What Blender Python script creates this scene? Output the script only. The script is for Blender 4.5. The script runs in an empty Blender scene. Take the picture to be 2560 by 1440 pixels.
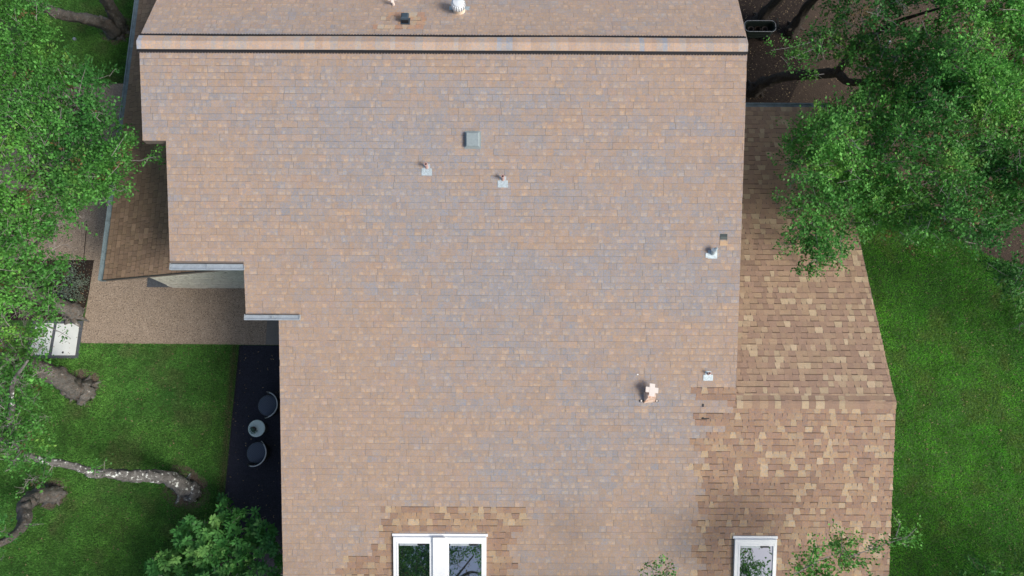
import bpy, math, random
import numpy as np
from mathutils import Vector, Matrix
R = math.radians
random.seed(7); rng = np.random.default_rng(7)
scene = bpy.context.scene
COL = scene.collection

# ------------------------------------------------------------------ camera
FPX, H, TILT, ROLL = 1750.0, 19.6, R(12.0), R(0.25)
cam_d = bpy.data.cameras.new('camera'); cam = bpy.data.objects.new('camera', cam_d); COL.objects.link(cam)
cam_d.sensor_width = 36; cam_d.lens = 36*FPX/2560; cam_d.clip_end = 500
CM = Matrix.Rotation(TILT, 4, 'X') @ Matrix.Rotation(ROLL, 4, 'Z')
CM.translation = Vector((0, 0, H)); cam.matrix_world = CM
scene.camera = cam
# ------------------------------------------------------------------ light
EXPOSURE = 0.50
SUN = Vector((1.32, -0.62, 1.30)).normalized()          # towards the sun: low cloud, from the south-east
world = bpy.data.worlds.new('World'); scene.world = world; world.use_nodes = True
nt = world.node_tree; bg = nt.nodes['Background']; sky = nt.nodes.new('ShaderNodeTexSky')
sky.sky_type = 'NISHITA'; sky.sun_disc = False
sky.sun_elevation = math.asin(SUN.z); sky.sun_rotation = math.atan2(SUN.x, SUN.y)
sky.air_density = 1.0; sky.dust_density = 3.0; sky.ozone_density = 1.0
nt.links.new(sky.outputs[0], bg.inputs[0]); bg.inputs[1].default_value = 0.100
sd = bpy.data.lights.new('sun', 'SUN'); so = bpy.data.objects.new('sun', sd); COL.objects.link(so)
sd.energy = 2.4; sd.angle = R(24); sd.color = (1.0, 0.95, 0.88)
so.rotation_euler = SUN.to_track_quat('Z', 'Y').to_euler()
scene.view_settings.view_transform = 'Standard'; scene.view_settings.look = 'None'
scene.view_settings.exposure = EXPOSURE; scene.view_settings.gamma = 1

# ------------------------------------------------------------------ projection helpers (photo pixels, 2560 x 1440)
RM = np.array(CM.to_3x3()); RI = RM.T
def ray(px, py):
    return RM @ np.array([(px-1280)/FPX, (720-py)/FPX, -1.0])
def at(px, py, z=0.0):
    d = ray(px, py); t = (z-H)/d[2]
    return np.array([d[0]*t, d[1]*t, z])
def on(px, py, plane):                                   # plane = (point, normal)
    d = ray(px, py); p, n = plane; o = np.array([0, 0, H])
    t = np.dot(p-o, n)/np.dot(d, n)
    return o+d*t
def w2p(P):
    q = (np.asarray(P, float)-np.array([0, 0, H])) @ RM
    return np.stack([1280+FPX*q[..., 0]/-q[..., 2], 720-FPX*q[..., 1]/-q[..., 2]], -1)
def at_v(px, py, z):                                     # arrays
    d = np.stack([(px-1280)/FPX, (720-py)/FPX, -np.ones_like(px)], -1) @ RM.T
    t = (z-H)/d[:, 2]
    return np.stack([d[:, 0]*t, d[:, 1]*t, z], -1)

# ------------------------------------------------------------------ noise in python
_perm = np.random.default_rng(3).random((256, 256))
def vn(x, y, seed=0):
    x = np.asarray(x, float)+seed*17.31; y = np.asarray(y, float)+seed*9.77
    xi = np.floor(x).astype(int); yi = np.floor(y).astype(int); fx = x-xi; fy = y-yi
    fx = fx*fx*(3-2*fx); fy = fy*fy*(3-2*fy)
    g = lambda a, b: _perm[a & 255, b & 255]
    return (g(xi, yi)*(1-fx)+g(xi+1, yi)*fx)*(1-fy)+(g(xi, yi+1)*(1-fx)+g(xi+1, yi+1)*fx)*fy
def fbm(x, y, seed=0):
    return (vn(x, y, seed)+.5*vn(2.1*x, 2.1*y, seed+1)+.25*vn(4.3*x, 4.3*y, seed+2))/1.75

# ------------------------------------------------------------------ objects and tags
def link(o, parent=None):
    COL.objects.link(o)
    if parent: o.parent = parent
    return o
def tag(o, label=None, cat=None, group=None, kind=None):
    if label: o['label'] = label
    if cat: o['category'] = cat
    if group: o['group'] = group
    if kind: o['kind'] = kind
    return o
def thing(name, label, cat, group=None, loc=(0, 0, 0)):
    o = bpy.data.objects.new(name, None); o.location = loc; o.empty_display_size = .1
    COL.objects.link(o); return tag(o, label, cat, group)
def raw_mesh(name, V, F, mats, parent=None, cols=None, midx=None, smooth=False):
    """V (n,3); F list/array of faces (all the same size when an array)"""
    me = bpy.data.meshes.new(name)
    V = np.asarray(V, np.float32)
    if parent is not None: V = V-np.array(parent_loc(parent), np.float32)
    if isinstance(F, np.ndarray):
        k = F.shape[1]; m = F.shape[0]
        me.vertices.add(len(V)); me.vertices.foreach_set('co', V.ravel())
        me.loops.add(m*k); me.loops.foreach_set('vertex_index', F.ravel().astype(np.int32))
        me.polygons.add(m); me.polygons.foreach_set('loop_start', np.arange(0, m*k, k, dtype=np.int32))
        sizes = np.full(m, k)
    else:
        me.from_pydata(V.tolist(), [], [tuple(f) for f in F]); sizes = np.array([len(f) for f in F])
    for mt in (mats if isinstance(mats, (list, tuple)) else [mats]): me.materials.append(mt)
    if midx is not None: me.polygons.foreach_set('material_index', np.asarray(midx, np.int32))
    if smooth: me.polygons.foreach_set('use_smooth', np.ones(len(sizes), bool))
    me.update(calc_edges=True)
    if cols is not None:
        a = me.color_attributes.new('Col', 'FLOAT_COLOR', 'CORNER')
        c = np.asarray(cols, np.float32)
        if c.shape[1] == 3: c = np.concatenate([c, np.ones((len(c), 1), np.float32)], 1)
        a.data.foreach_set('color', np.repeat(c, sizes, axis=0).ravel())
    me.validate()
    return link(bpy.data.objects.new(name, me), parent)
def parent_loc(p):
    l = np.array(p.location)
    return l+(parent_loc(p.parent) if p.parent else 0)

class MB:
    def __init__(s): s.v = []; s.f = []; s.c = []; s.m = []
    def poly(s, pts, col=(1, 1, 1), m=0):
        b = len(s.v); s.v += [tuple(float(t) for t in p) for p in pts]; s.f.append(tuple(range(b, b+len(pts)))); s.c.append(col[:3]); s.m.append(m)
    def shared(s, pts, faces, col=(1, 1, 1), m=0):
        b = len(s.v); s.v += [tuple(float(t) for t in p) for p in pts]
        for f in faces: s.f.append(tuple(b+i for i in f)); s.c.append(col[:3]); s.m.append(m)
    def box(s, c, e, ax=None, col=(1, 1, 1), m=0):       # centre, half extents, axes rows
        ax = np.eye(3) if ax is None else np.asarray(ax); c = np.asarray(c, float)
        P = [c+ax[0]*e[0]*i+ax[1]*e[1]*j+ax[2]*e[2]*k for k in (-1, 1) for j in (-1, 1) for i in (-1, 1)]
        s.shared(P, [(0, 2, 3, 1), (4, 5, 7, 6), (0, 1, 5, 4), (2, 6, 7, 3), (0, 4, 6, 2), (1, 3, 7, 5)], col, m)
    def prism(s, top, down, col=(1, 1, 1), m=0):
        top = [np.asarray(p, float) for p in top]; bot = [p+np.asarray(down, float) for p in top]; n = len(top)
        s.shared(top+bot, [tuple(range(n)), tuple(reversed(range(n, 2*n)))]+[(i, i+n, (i+1) % n+n, (i+1) % n) for i in range(n)], col, m)
    def tube(s, pts, rad, seg=8, col=(1, 1, 1), m=0, rough=0, closed=False, caps=True):
        pts = [np.asarray(p, float) for p in pts]; n = len(pts); V = []
        rad = [rad]*n if np.isscalar(rad) else rad
        t0 = pts[1]-pts[0]; up = np.array([0, 0, 1.]) if abs(t0[2]) < .8*np.linalg.norm(t0) else np.array([0, 1., 0])
        for i in range(n):
            t = (pts[(i+1) % n]-pts[i-1]) if closed else pts[min(i+1, n-1)]-pts[max(i-1, 0)]
            t = t/(np.linalg.norm(t)+1e-9); a = np.cross(t, up); a /= np.linalg.norm(a)+1e-9; b = np.cross(a, t); up = b
            for k in range(seg):
                w = 2*math.pi*k/seg; r = rad[i]*(1+(rough*(vn(k*1.3, i*.45, 5)-.5)*2 if rough else 0))
                V.append(pts[i]+r*(a*math.cos(w)+b*math.sin(w)))
        F = []
        for i in range(n if closed else n-1):
            j = (i+1) % n
            for k in range(seg):
                F.append((i*seg+k, i*seg+(k+1) % seg, j*seg+(k+1) % seg, j*seg+k))
        if caps and not closed: F += [tuple(reversed(range(seg))), tuple(range((n-1)*seg, n*seg))]
        s.shared(V, F, col, m)
    def lathe(s, prof, c, seg=24, col=(1, 1, 1), m=0, a0=0, a1=2*math.pi, axis=None):
        full = abs(a1-a0) > 6.28; n = seg if full else seg+1; c = np.asarray(c, float)
        ax = np.eye(3) if axis is None else np.asarray(axis)
        V = [c+ax[0]*r*math.cos(a0+(a1-a0)*k/seg)+ax[1]*r*math.sin(a0+(a1-a0)*k/seg)+ax[2]*z for r, z in prof for k in range(n)]
        F = []
        for i in range(len(prof)-1):
            for k in range(seg):
                k2 = (k+1) % n; F.append((i*n+k, i*n+k2, (i+1)*n+k2, (i+1)*n+k))
        s.shared(V, F, col, m)
    def build(s, name, mats, parent=None, smooth=False):
        return raw_mesh(name, np.array(s.v), s.f, mats, parent, np.array(s.c), s.m, smooth)

# ------------------------------------------------------------------ materials
def mat(name, base=(.5, .5, .5), rough=.7, metal=0, spec=.4, attr=False, noise=None, bump=None, mix2=None, trans=0):
    """noise=(scale, amount): brightness variation; mix2=(colour, scale, lo, hi); bump=(scale, strength)"""
    m = bpy.data.materials.new(name); m.use_nodes = True; t = m.node_tree; N = t.nodes; L = t.links
    b = N['Principled BSDF']; b.inputs['Roughness'].default_value = rough; b.inputs['Metallic'].default_value = metal
    b.inputs['Specular IOR Level'].default_value = spec
    tc = N.new('ShaderNodeNewGeometry').outputs['Position']
    if attr:
        a = N.new('ShaderNodeAttribute'); a.attribute_name = 'Col'; c = a.outputs['Color']
        if base != (1, 1, 1):
            x = N.new('ShaderNodeMix'); x.data_type = 'RGBA'; x.blend_type = 'MULTIPLY'; x.inputs[0].default_value = 1
            L.new(c, x.inputs[6]); x.inputs[7].default_value = (*base, 1); c = x.outputs[2]
    else:
        r = N.new('ShaderNodeRGB'); r.outputs[0].default_value = (*base, 1); c = r.outputs[0]
    if mix2:
        for (col2, sc, lo, hi) in (mix2 if isinstance(mix2, list) else [mix2]):
            n = N.new('ShaderNodeTexNoise'); n.inputs['Scale'].default_value = sc; n.inputs['Detail'].default_value = 4; n.inputs['Roughness'].default_value = .6
            L.new(tc, n.inputs['Vector']); mr = N.new('ShaderNodeMapRange'); mr.inputs[1].default_value = lo; mr.inputs[2].default_value = hi
            L.new(n.outputs[0], mr.inputs[0]); x = N.new('ShaderNodeMix'); x.data_type = 'RGBA'
            L.new(mr.outputs[0], x.inputs[0]); L.new(c, x.inputs[6]); x.inputs[7].default_value = (*col2, 1); c = x.outputs[2]
    if noise:
        for (sc, am) in (noise if isinstance(noise, list) else [noise]):
            n = N.new('ShaderNodeTexNoise'); n.inputs['Scale'].default_value = sc; n.inputs['Detail'].default_value = 3; n.inputs['Roughness'].default_value = .7
            L.new(tc, n.inputs['Vector']); mr = N.new('ShaderNodeMapRange')
            mr.inputs[1].default_value = .25; mr.inputs[2].default_value = .75; mr.inputs[3].default_value = 1-am; mr.inputs[4].default_value = 1+am
            L.new(n.outputs[0], mr.inputs[0]); x = N.new('ShaderNodeMix'); x.data_type = 'RGBA'; x.blend_type = 'MULTIPLY'; x.inputs[0].default_value = 1
            L.new(c, x.inputs[6]); L.new(mr.outputs[0], x.inputs[7]); c = x.outputs[2]
    L.new(c, b.inputs['Base Color'])
    if bump:
        n = N.new('ShaderNodeTexNoise'); n.inputs['Scale'].default_value = bump[0]; n.inputs['Detail'].default_value = 4
        L.new(tc, n.inputs['Vector']); bp = N.new('ShaderNodeBump'); bp.inputs['Strength'].default_value = bump[1]; bp.inputs['Distance'].default_value = .02
        L.new(n.outputs[0], bp.inputs['Height']); L.new(bp.outputs[0], b.inputs['Normal'])
    if trans:
        o = N['Material Output']; tr = N.new('ShaderNodeBsdfTranslucent'); ms = N.new('ShaderNodeMixShader'); ms.inputs[0].default_value = trans
        L.new(c, tr.inputs[0]); L.new(b.outputs[0], ms.inputs[1]); L.new(tr.outputs[0], ms.inputs[2]); L.new(ms.outputs[0], o.inputs[0])
    return m
# weathered shingles: coarse ceramic granules of several colours
def shingle_mat(name, amt, tint):
    m = mat(name, (1, 1, 1), .82, 0, .3, attr=True, noise=[(55, .16), (14, .07), (160, .12)], bump=(240, .5))
    t = m.node_tree; N = t.nodes; L = t.links; b = N['Principled BSDF']; src = b.inputs['Base Color'].links[0].from_socket
    n = N.new('ShaderNodeTexNoise'); n.inputs['Scale'].default_value = 26; n.inputs['Detail'].default_value = 2
    L.new(N['Geometry'].outputs['Position'], n.inputs['Vector'])
    r = N.new('ShaderNodeValToRGB'); r.color_ramp.interpolation = 'LINEAR'
    e = r.color_ramp.elements; e[0].position = .32; e[0].color = (*tint[0], 1); e[1].position = .68; e[1].color = (*tint[-1], 1)
    for p, c in ((.44, tint[1]), (.56, tint[2])): q = e.new(p); q.color = (*c, 1)
    L.new(n.outputs[0], r.inputs[0]); x = N.new('ShaderNodeMix'); x.data_type = 'RGBA'; x.blend_type = 'MULTIPLY'; x.inputs[0].default_value = amt
    L.new(src, x.inputs[6]); L.new(r.outputs[0], x.inputs[7]); L.new(x.outputs[2], b.inputs['Base Color'])
    return m
M = {}
M['old'] = shingle_mat('weathered_shingle', 1, [(.86, .97, 1.16), (.98, .98, 1.03), (1.06, .99, .93), (1.17, 1.04, .86)])
M['new'] = shingle_mat('new_shingle', .35, [(.9, .98, 1.1), (1, 1, 1), (1.05, .98, .92), (1.1, 1, .85)])
M['asphalt_edge'] = mat('asphalt_edge', (.05, .045, .045), .9)
M['fascia'] = mat('fascia_paint', (.16, .13, .11), .7, noise=(6, .15))
M['gutter'] = mat('gutter_metal', (.42, .47, .50), .45, .3, noise=[(9, .18), (60, .1)])
M['gutter_dark'] = mat('gutter_weathered', (.19, .25, .275), .55, .1, noise=[(7, .3), (60, .25)])
M['galv'] = mat('galvanised_flashing', (.46, .54, .57), .5, .3, noise=[(30, .35)])
M['lead'] = mat('lead_pipe', (.52, .34, .30), .6, .2, noise=[(40, .3)])
M['copper'] = mat('painted_vent_metal', (.75, .58, .48), .55, .1, noise=[(25, .18)], mix2=((.62, .30, .16), 12, .5, .65))
M['capmetal'] = mat('pale_vent_cap', (.78, .70, .63), .55, 0, noise=[(25, .08)])
M['whitemetal'] = mat('white_enamel', (.72, .76, .78), .35, .1, noise=[(25, .06)])
M['plastic'] = mat('grey_plastic', (.26, .31, .32), .45, noise=(20, .12))
M['dark'] = mat('dark_plastic', (.012, .014, .018), .5)
M['white'] = mat('white_skylight_frame', (.82, .84, .85), .4, noise=[(6, .05), (40, .04)])
M['ivory'] = mat('stone_wall_blocks', (.72, .70, .60), .85, noise=[(6, .12), (30, .2)], mix2=((.30, .25, .19), 9, .56, .72), bump=(14, .9))
M['wall'] = mat('rendered_wall', (.5, .45, .37), .85, noise=(4, .1))
def glass_mat():
    m = mat('skylight_glass', (.006, .010, .018), .02, 0, 1.0); b = m.node_tree.nodes['Principled BSDF']
    b.inputs['IOR'].default_value = 3.4; return m
M['glass'] = glass_mat()
M['lawn'] = mat('lawn_soil', (.045, .110, .024), .95, noise=[(1.3, .3), (22, .35)], mix2=[((.07, .085, .03), 1.1, .55, .75)])
M['grass'] = mat('grass_blades', (1, 1, 1), .6, 0, .25, attr=True, trans=.25)
M['path'] = mat('exposed_aggregate', (.34, .265, .20), .9, noise=[(48, .5), (2.5, .10), (22, .25)], mix2=[((.12, .085, .06), 34, .56, .64), ((.55, .47, .38), 42, .58, .68)], bump=(80, .6))
M['concrete'] = mat('grey_concrete', (.23, .21, .19), .9, noise=[(40, .2), (3, .1)])
M['black_gravel'] = mat('black_gravel', (.020, .022, .036), .85, noise=[(60, .7), (20, .35), (2.2, .1)], mix2=[((.10, .12, .17), 75, .64, .72)], bump=(60, 1))
M['soil'] = mat('dark_mulch', (.030, .020, .015), .95, noise=[(45, .7), (10, .4)], mix2=[((.12, .09, .065), 50, .6, .7)], bump=(50, 1))
M['chips'] = mat('bark_chips', (.075, .053, .038), .95, noise=[(45, .4), (6, .2)], mix2=[((.07, .045, .03), 40, .54, .64)], bump=(45, 1))
M['dirt'] = mat('bare_dirt', (.135, .105, .08), .95, noise=[(35, .5), (8, .2)], mix2=[((.05, .03, .02), 30, .5, .62)], bump=(40, 1))
M['slate_gravel'] = mat('slate_gravel', (.10, .11, .125), .9, noise=[(60, .5), (18, .2)], bump=(60, 1))
M['slab'] = mat('white_slab', (.72, .75, .72), .7, noise=[(5, .06), (50, .05)])
M['bark'] = mat('oak_bark', (.135, .128, .118), .95, noise=[(7, .4), (28, .55)], mix2=[((.10, .08, .065), 14, .48, .62), ((.36, .35, .33), 9, .6, .75)], bump=(26, 1))
M['lichen_bark'] = mat('lichen_bark', (.140, .136, .128), .95, noise=[(9, .3), (32, .35)], mix2=[((.085, .08, .072), 12, .50, .62), ((.60, .63, .60), 9, .58, .64)], bump=(28, 1))
M['dark_bark'] = mat('dark_bark', (.055, .045, .038), .95, noise=[(9, .3), (30, .5)], bump=(26, 1))
M['twig'] = mat('grey_twigs', (.22, .205, .19), .9, attr=False, noise=(9, .35))
M['leaf'] = mat('oak_leaf', (1, 1, 1), .5, 0, .22, attr=True, trans=.28)
M['wicker'] = mat('dark_wicker', (.018, .018, .022), .6, noise=(60, .4))
M['seat'] = mat('woven_seat', (.045, .060, .085), .7, bump=(80, .6))
M['rim'] = mat('grey_rim', (.48, .50, .51), .45, .2)
M['tabletop'] = mat('pale_table_top', (.62, .74, .70), .4, noise=[(30, .15)])
M['green_metal'] = mat('green_metal', (.03, .045, .04), .5, .2)
M['terracotta'] = mat('clay_pot', (.07, .06, .055), .8)
def weave(m):
    t = m.node_tree; N = t.nodes; L = t.links; b = N['Principled BSDF']
    tc = N.new('ShaderNodeTexCoord'); br = N.new('ShaderNodeTexChecker'); br.inputs['Scale'].default_value = 45
    br.inputs['Color1'].default_value = (.050, .064, .090, 1); br.inputs['Color2'].default_value = (.105, .13, .175, 1)
    L.new(tc.outputs['Object'], br.inputs['Vector']); L.new(br.outputs[0], b.inputs['Base Color'])
weave(M['seat'])

# ------------------------------------------------------------------ the ground and its surfaces
def sheet(name, pts_px, z, m, thick=0.0, **kw):
    mb = MB(); P = [at(x, y, z) for x, y in pts_px]
    if np.cross(P[1]-P[0], P[2]-P[1])[2] < 0: P = P[::-1]
    if thick: mb.prism(P, (0, 0, -thick))
    else: mb.poly(P)
    o = mb.build(name, m)
    if 'kind' in kw: tag(o, kind=kw['kind'])
    return o
def inpoly(x, y, poly):
    x = np.asarray(x, float); y = np.asarray(y, float); r = np.zeros(x.shape, bool); n = len(poly)
    for i in range(n):
        x1, y1 = poly[i]; x2, y2 = poly[(i+1) % n]
        c = ((y1 > y) != (y2 > y)) & (x < (x2-x1)*(y-y1)/((y2-y1) if y2 != y1 else 1e-9)+x1)
        r ^= c
    return r
g = MB(); g.poly([(-150, -150, 0), (150, -150, 0), (150, 150, 0), (-150, 150, 0)]); tag(g.build('lawn', M['lawn']), kind='structure')
PATH = [(-500, 208), (420, 209), (620, 500), (760, 700), (760, 863), (200, 858), (222, 735), (235, 650), (-500, 648)]
BED = [(-400, 652), (235, 650), (222, 735), (205, 801), (-400, 801)]
STRIP = [(600, 863), (760, 864), (760, 1600), (545, 1600), (562, 1240), (581, 1040)]
SOIL = [(1700, -200), (2060, -200), (2040, 0), (1985, 60), (2002, 110), (2008, 180), (1985, 225), (1972, 262), (1950, 420), (1700, 420)]
CHIPS = [(1900, -200), (2900, -200), (2900, 640), (2560, 662), (2500, 650), (2440, 625), (2380, 590), (2330, 520), (2200, 440), (2050, 420), (1900, 420)]
sheet('path', PATH, .008, M['path'], kind='structure')
sheet('mulch_bed', BED, .004, M['soil'], kind='structure')
sheet('black_gravel_strip', STRIP, .010, M['black_gravel'], kind='structure')
sheet('bark_mulch', CHIPS, .005, M['chips'], kind='structure')
def wavy(poly, amp, step, seed):
    out = []
    for i, (x, y) in enumerate(poly):
        x2, y2 = poly[(i+1) % len(poly)]; n = max(1, int(math.hypot(x2-x, y2-y)/step))
        for k in range(n):
            t = k/n; X = x+(x2-x)*t; Y = y+(y2-y)*t
            out.append((X+amp*(vn(X*.03, Y*.03, seed)-.5)*2, Y+amp*(vn(X*.03, Y*.03, seed+9)-.5)*2))
    return out
sheet('soil_bed', wavy(SOIL, 5, 25, 2), .010, M['soil'], kind='structure')
sheet('concrete_apron', [(668, 800), (760, 800), (760, 861), (664, 861)], .012, M['concrete'], kind='structure')
sheet('gravel_border', [(367, 718), (432, 718), (520, 620), (375, 620)], .014, M['slate_gravel'], kind='structure')
SLABBED = [(80, 802), (209, 802), (196, 896), (62, 896)]
sheet('slate_gravel', SLABBED, .014, M['slate_gravel'], kind='structure')
sheet('path_joint', [(216, 560), (218, 560), (210, 652), (208, 652)], .012, M['soil'], kind='structure')
# metal lawn edging
mb = MB(); a = [at(x, y, .02) for x, y in ((599, 863), (581, 1040), (562, 1240), (545, 1600))]; mb.tube(a, .012, 5)
tag(mb.build('lawn_edging', M['dark']), 'thin dark steel edging between lawn and black gravel strip', 'edging')
for i, (q, lb) in enumerate((([(142, 809), (198, 809), (187, 888), (129, 888)], 'white concrete slab with a small dark hole, beside the tan path'),
                      ([(90, 808), (134, 808), (120, 887), (74, 887)], 'white concrete slab half hidden under the tree branches'))):
    mb = MB(); P = [at(x, y, .03) for x, y in q][::-1]; mb.prism(P, (0, 0, -.03))
    o = mb.build('concrete_slab', M['slab']); tag(o, lb, 'slab', 'white slabs set in slate gravel')
    if i == 0:
        mb = MB(); c = at(157, 881, .032); mb.lathe([(0, .002), (.026, .002), (.03, 0)], c, 14); tag(mb.build('lifting_hole', M['dark'], o))
def dirt_patch(px, py, r, seed, m='dirt'):
    c = at(px, py, .006); n = 26; P = []
    for k in range(n):
        w = 2*math.pi*k/n; rr = r*(1+.7*(vn(k*.6, seed*3.1, seed)-.5)); P.append(c+np.array([math.cos(w)*rr*1.1, math.sin(w)*rr, 0]))
    return P
DIRT = [(207, 965, .52, 1), (468, 1222, .58, 2), (128, 1237, .42, 3), (292, 75, .50, 4), (2135, 960, .14, 5)]
for d in DIRT:
    mb = MB(); mb.poly(dirt_patch(*d)); tag(mb.build('bare_dirt', M['dirt']), kind='structure')

# grass blades, one object
def grass(area_px, n, seed, excl):
    r = np.random.default_rng(seed); A = np.array([at(x, y) for x, y in area_px]); lo = A.min(0); hi = A.max(0)
    X = r.uniform(lo[0], hi[0], n); Y = r.uniform(lo[1], hi[1], n)
    k = inpoly(X, Y, [(a[0], a[1]) for a in A])
    for e in excl: k &= ~inpoly(X, Y, e)
    for d in DIRT:
        c_ = at(d[0], d[1]); q_ = np.hypot(X-c_[0], Y-c_[1])/d[2]+(fbm(X*5, Y*5, 77)-.5)*.9; k &= r.random(n) < np.clip((q_-.55)*2.2, 0, 1)
    X = X[k]; Y = Y[k]; n = len(X)
    h = r.uniform(.025, .06, n)*(.75+.5*fbm(X*.9, Y*.9, 4)); w = r.uniform(.006, .012, n); an = r.uniform(0, 6.283, n); ln = r.uniform(.2, .9, n)*h; a2 = r.uniform(0, 6.283, n)
    P0 = np.stack([X-np.cos(an)*w, Y-np.sin(an)*w, np.full(n, .0)], -1); P1 = np.stack([X+np.cos(an)*w, Y+np.sin(an)*w, np.full(n, .0)], -1)
    P2 = np.stack([X+np.cos(a2)*ln, Y+np.sin(a2)*ln, h], -1)
    V = np.stack([P0, P1, P2], 1).reshape(-1, 3); F = np.arange(3*n).reshape(-1, 3)
    t = fbm(X*.8, Y*.8, 8)[:, None]; t2 = (fbm(X*3, Y*3, 12)[:, None]-.5); dry = np.clip((fbm(X*1.7, Y*1.7, 21)-.56)*4, 0, 1)[:, None]*.45
    c = np.array([.085, .265, .058])*(1-t)+np.array([.205, .460, .090])*t
    cl = (vn(X*14, Y*14, 33)[:, None]-.5); c = c*(1+.7*t2+.22*cl)*r.uniform(.75, 1.25, (n, 1)); sx = at(581, 1040)[0]; e_ = np.clip(1-np.abs(X-(sx-.10))/(.07+.10*vn(Y*2.5, Y*.3, 44)), 0, 1)[:, None]; dry = np.maximum(dry, e_*.9*(Y < at(0, 860)[1])[:, None]); c = c*(1-dry)+np.array([.22, .19, .11])*dry
    return V, F, c
ex = [[tuple(at(x, y)[:2]) for x, y in p] for p in (PATH, BED, STRIP, SOIL, CHIPS, SLABBED)]
Vs, Fs, Cs = [], [], []; off = 0
for area, n, sd_ in (([(-60, 855), (610, 855), (560, 1500), (-60, 1500)], 260000, 1), ([(1990, 380), (2620, 380), (2620, 1500), (1990, 1500)], 300000, 2), ([(60, -40), (450, -40), (420, 230), (60, 230)], 80000, 3)):
    V, F, c = grass(area, n, sd_, ex)
    if sd_ == 2: c = c*np.array([1.5, 1.5, 1.1])
    Vs.append(V); Fs.append(F+off); Cs.append(c); off += len(V)
tag(raw_mesh('grass', np.concatenate(Vs), np.concatenate(Fs), M['grass'], None, np.concatenate(Cs)), 'short mown green grass covering the lawns', 'grass', kind='stuff')

r_ = np.random.default_rng(55); LV, LF, LC = [], [], []; nl = 0
for area, n_ in (([(0, 860), (590, 860), (560, 1440), (0, 1440)], 900), ([(205, 655), (690, 700), (690, 860), (205, 860)], 160), ([(2000, 0), (2560, 0), (2560, 660), (2000, 262)], 1500), ([(1866, 0), (2000, 0), (2000, 260), (1866, 260)], 500), ([(2160, 600), (2560, 640), (2560, 1440), (2230, 1440)], 700), ([(575, 870), (690, 870), (700, 1300), (565, 1240)], 120), ([(60, 655), (232, 655), (205, 800), (60, 800)], 300)):
    A = np.array([at(x, y) for x, y in area]); lo = A.min(0); hi = A.max(0); X = r_.uniform(lo[0], hi[0], n_); Y = r_.uniform(lo[1], hi[1], n_)
    for i in range(n_):
        w = r_.uniform(0, 6.28); L_ = r_.uniform(.012, .03); d = np.array([math.cos(w), math.sin(w), r_.uniform(-.2, .5)])*L_; u = np.array([-math.sin(w), math.cos(w), r_.uniform(-.4, .4)])*L_*.4; p = np.array([X[i], Y[i], .035])
        LV += [p-d, p+u, p+d, p-u]; LF.append((nl, nl+1, nl+2, nl+3)); nl += 4; LC.append(np.array([.26, .19, .11])*r_.uniform(.4, 1.5))
tag(raw_mesh('leaf_litter', np.array(LV), np.array(LF), mat('dry_leaf', (1, 1, 1), .8, attr=True), None, np.array(LC)), 'small dry brown leaves scattered over lawn, path and mulch', 'leaf litter', kind='stuff')

# ------------------------------------------------------------------ THE HOUSE
def unit(v): v = np.asarray(v, float); return v/np.linalg.norm(v)
aS, aN = R(16.4), R(20.5)
rid = ray(350, 105); tr = 14.75; RIDGE = np.array([0, 0, H])+rid*tr       # ridge line through here, along X
YR, ZR = RIDGE[1], RIDGE[2]
nS = np.array([0, -math.sin(aS), math.cos(aS)]); nN = np.array([0, math.sin(aN), math.cos(aN)])
PS = (np.array([0, YR, ZR]), nS); PN = (np.array([0, YR, ZR]), nN)
house = thing('house', 'long brown shingle roofed house with skylights and vents, seen from directly above', 'house', loc=(0, 3, 0))

OLD = np.array([.382, .297, .234]); BLUE = np.array([.288, .296, .312]); ORG = np.array([.415, .312, .240]); PNK = np.array([.382, .294, .248])
def old_col(x, y, warm=0):
    t = fbm(x*.22, y*.45, 31)*.45+fbm(x*.8, y*3.0, 35)*.35+random.random()*.2; c = OLD.copy()
    # tabs in a broad band down the middle of the slope blend towards blue grey
    band = sum(a*math.exp(-((x-bx)/rx)**2-((y-by)/ry)**2) for bx, by, rx, ry, a in ((-5.0, 6.3, 2.6, 1.5, 1.25), (-2.0, 3.6, 2.6, 1.8, .9), (.6, 6.0, 3.0, 1.6, .6), (0.2, 1.2, 3.0, 1.6, .8), (3.2, 3.2, 1.6, 1.3, .5), (1.8, -.9, 2.4, .9, .6), (4.1, 3.0, .5, .5, .9)))
    q = min(max((min(band, 1.1)*.62+(fbm(x*.35, y*.8, 90)-.5)*1.0+(fbm(x*1.2, y*5, 95)-.5)*1.1+(random.random()-.5)*.55-.03)*1.35, 0), 1)
    b = q*.72; c = c*(1-b)+BLUE*b
    if abs(x+.20-(y-5.2)*.02) < .06+.02*random.random() and 4.6 < y < 5.25: c = c*1.06+np.array([.015, .012, .012])
    r = random.random()
    if r < .18: k = random.uniform(.2, .7)*(1-.7*b); c = c*(1-k)+ORG*k
    elif r < .36: k = random.uniform(.2, .7)*(1-b); c = c*(1-k)+PNK*k
    return c*random.uniform(.95, 1.05)
NEWB = [np.array(c) for c in ((.345, .235, .165), (.305, .208, .150), (.355, .248, .170), (.325, .220, .160), (.370, .262, .175))]
TAN = [np.array(c) for c in ((.450, .350, .230), (.425, .325, .215), (.475, .370, .250), (.410, .305, .205))]
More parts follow.
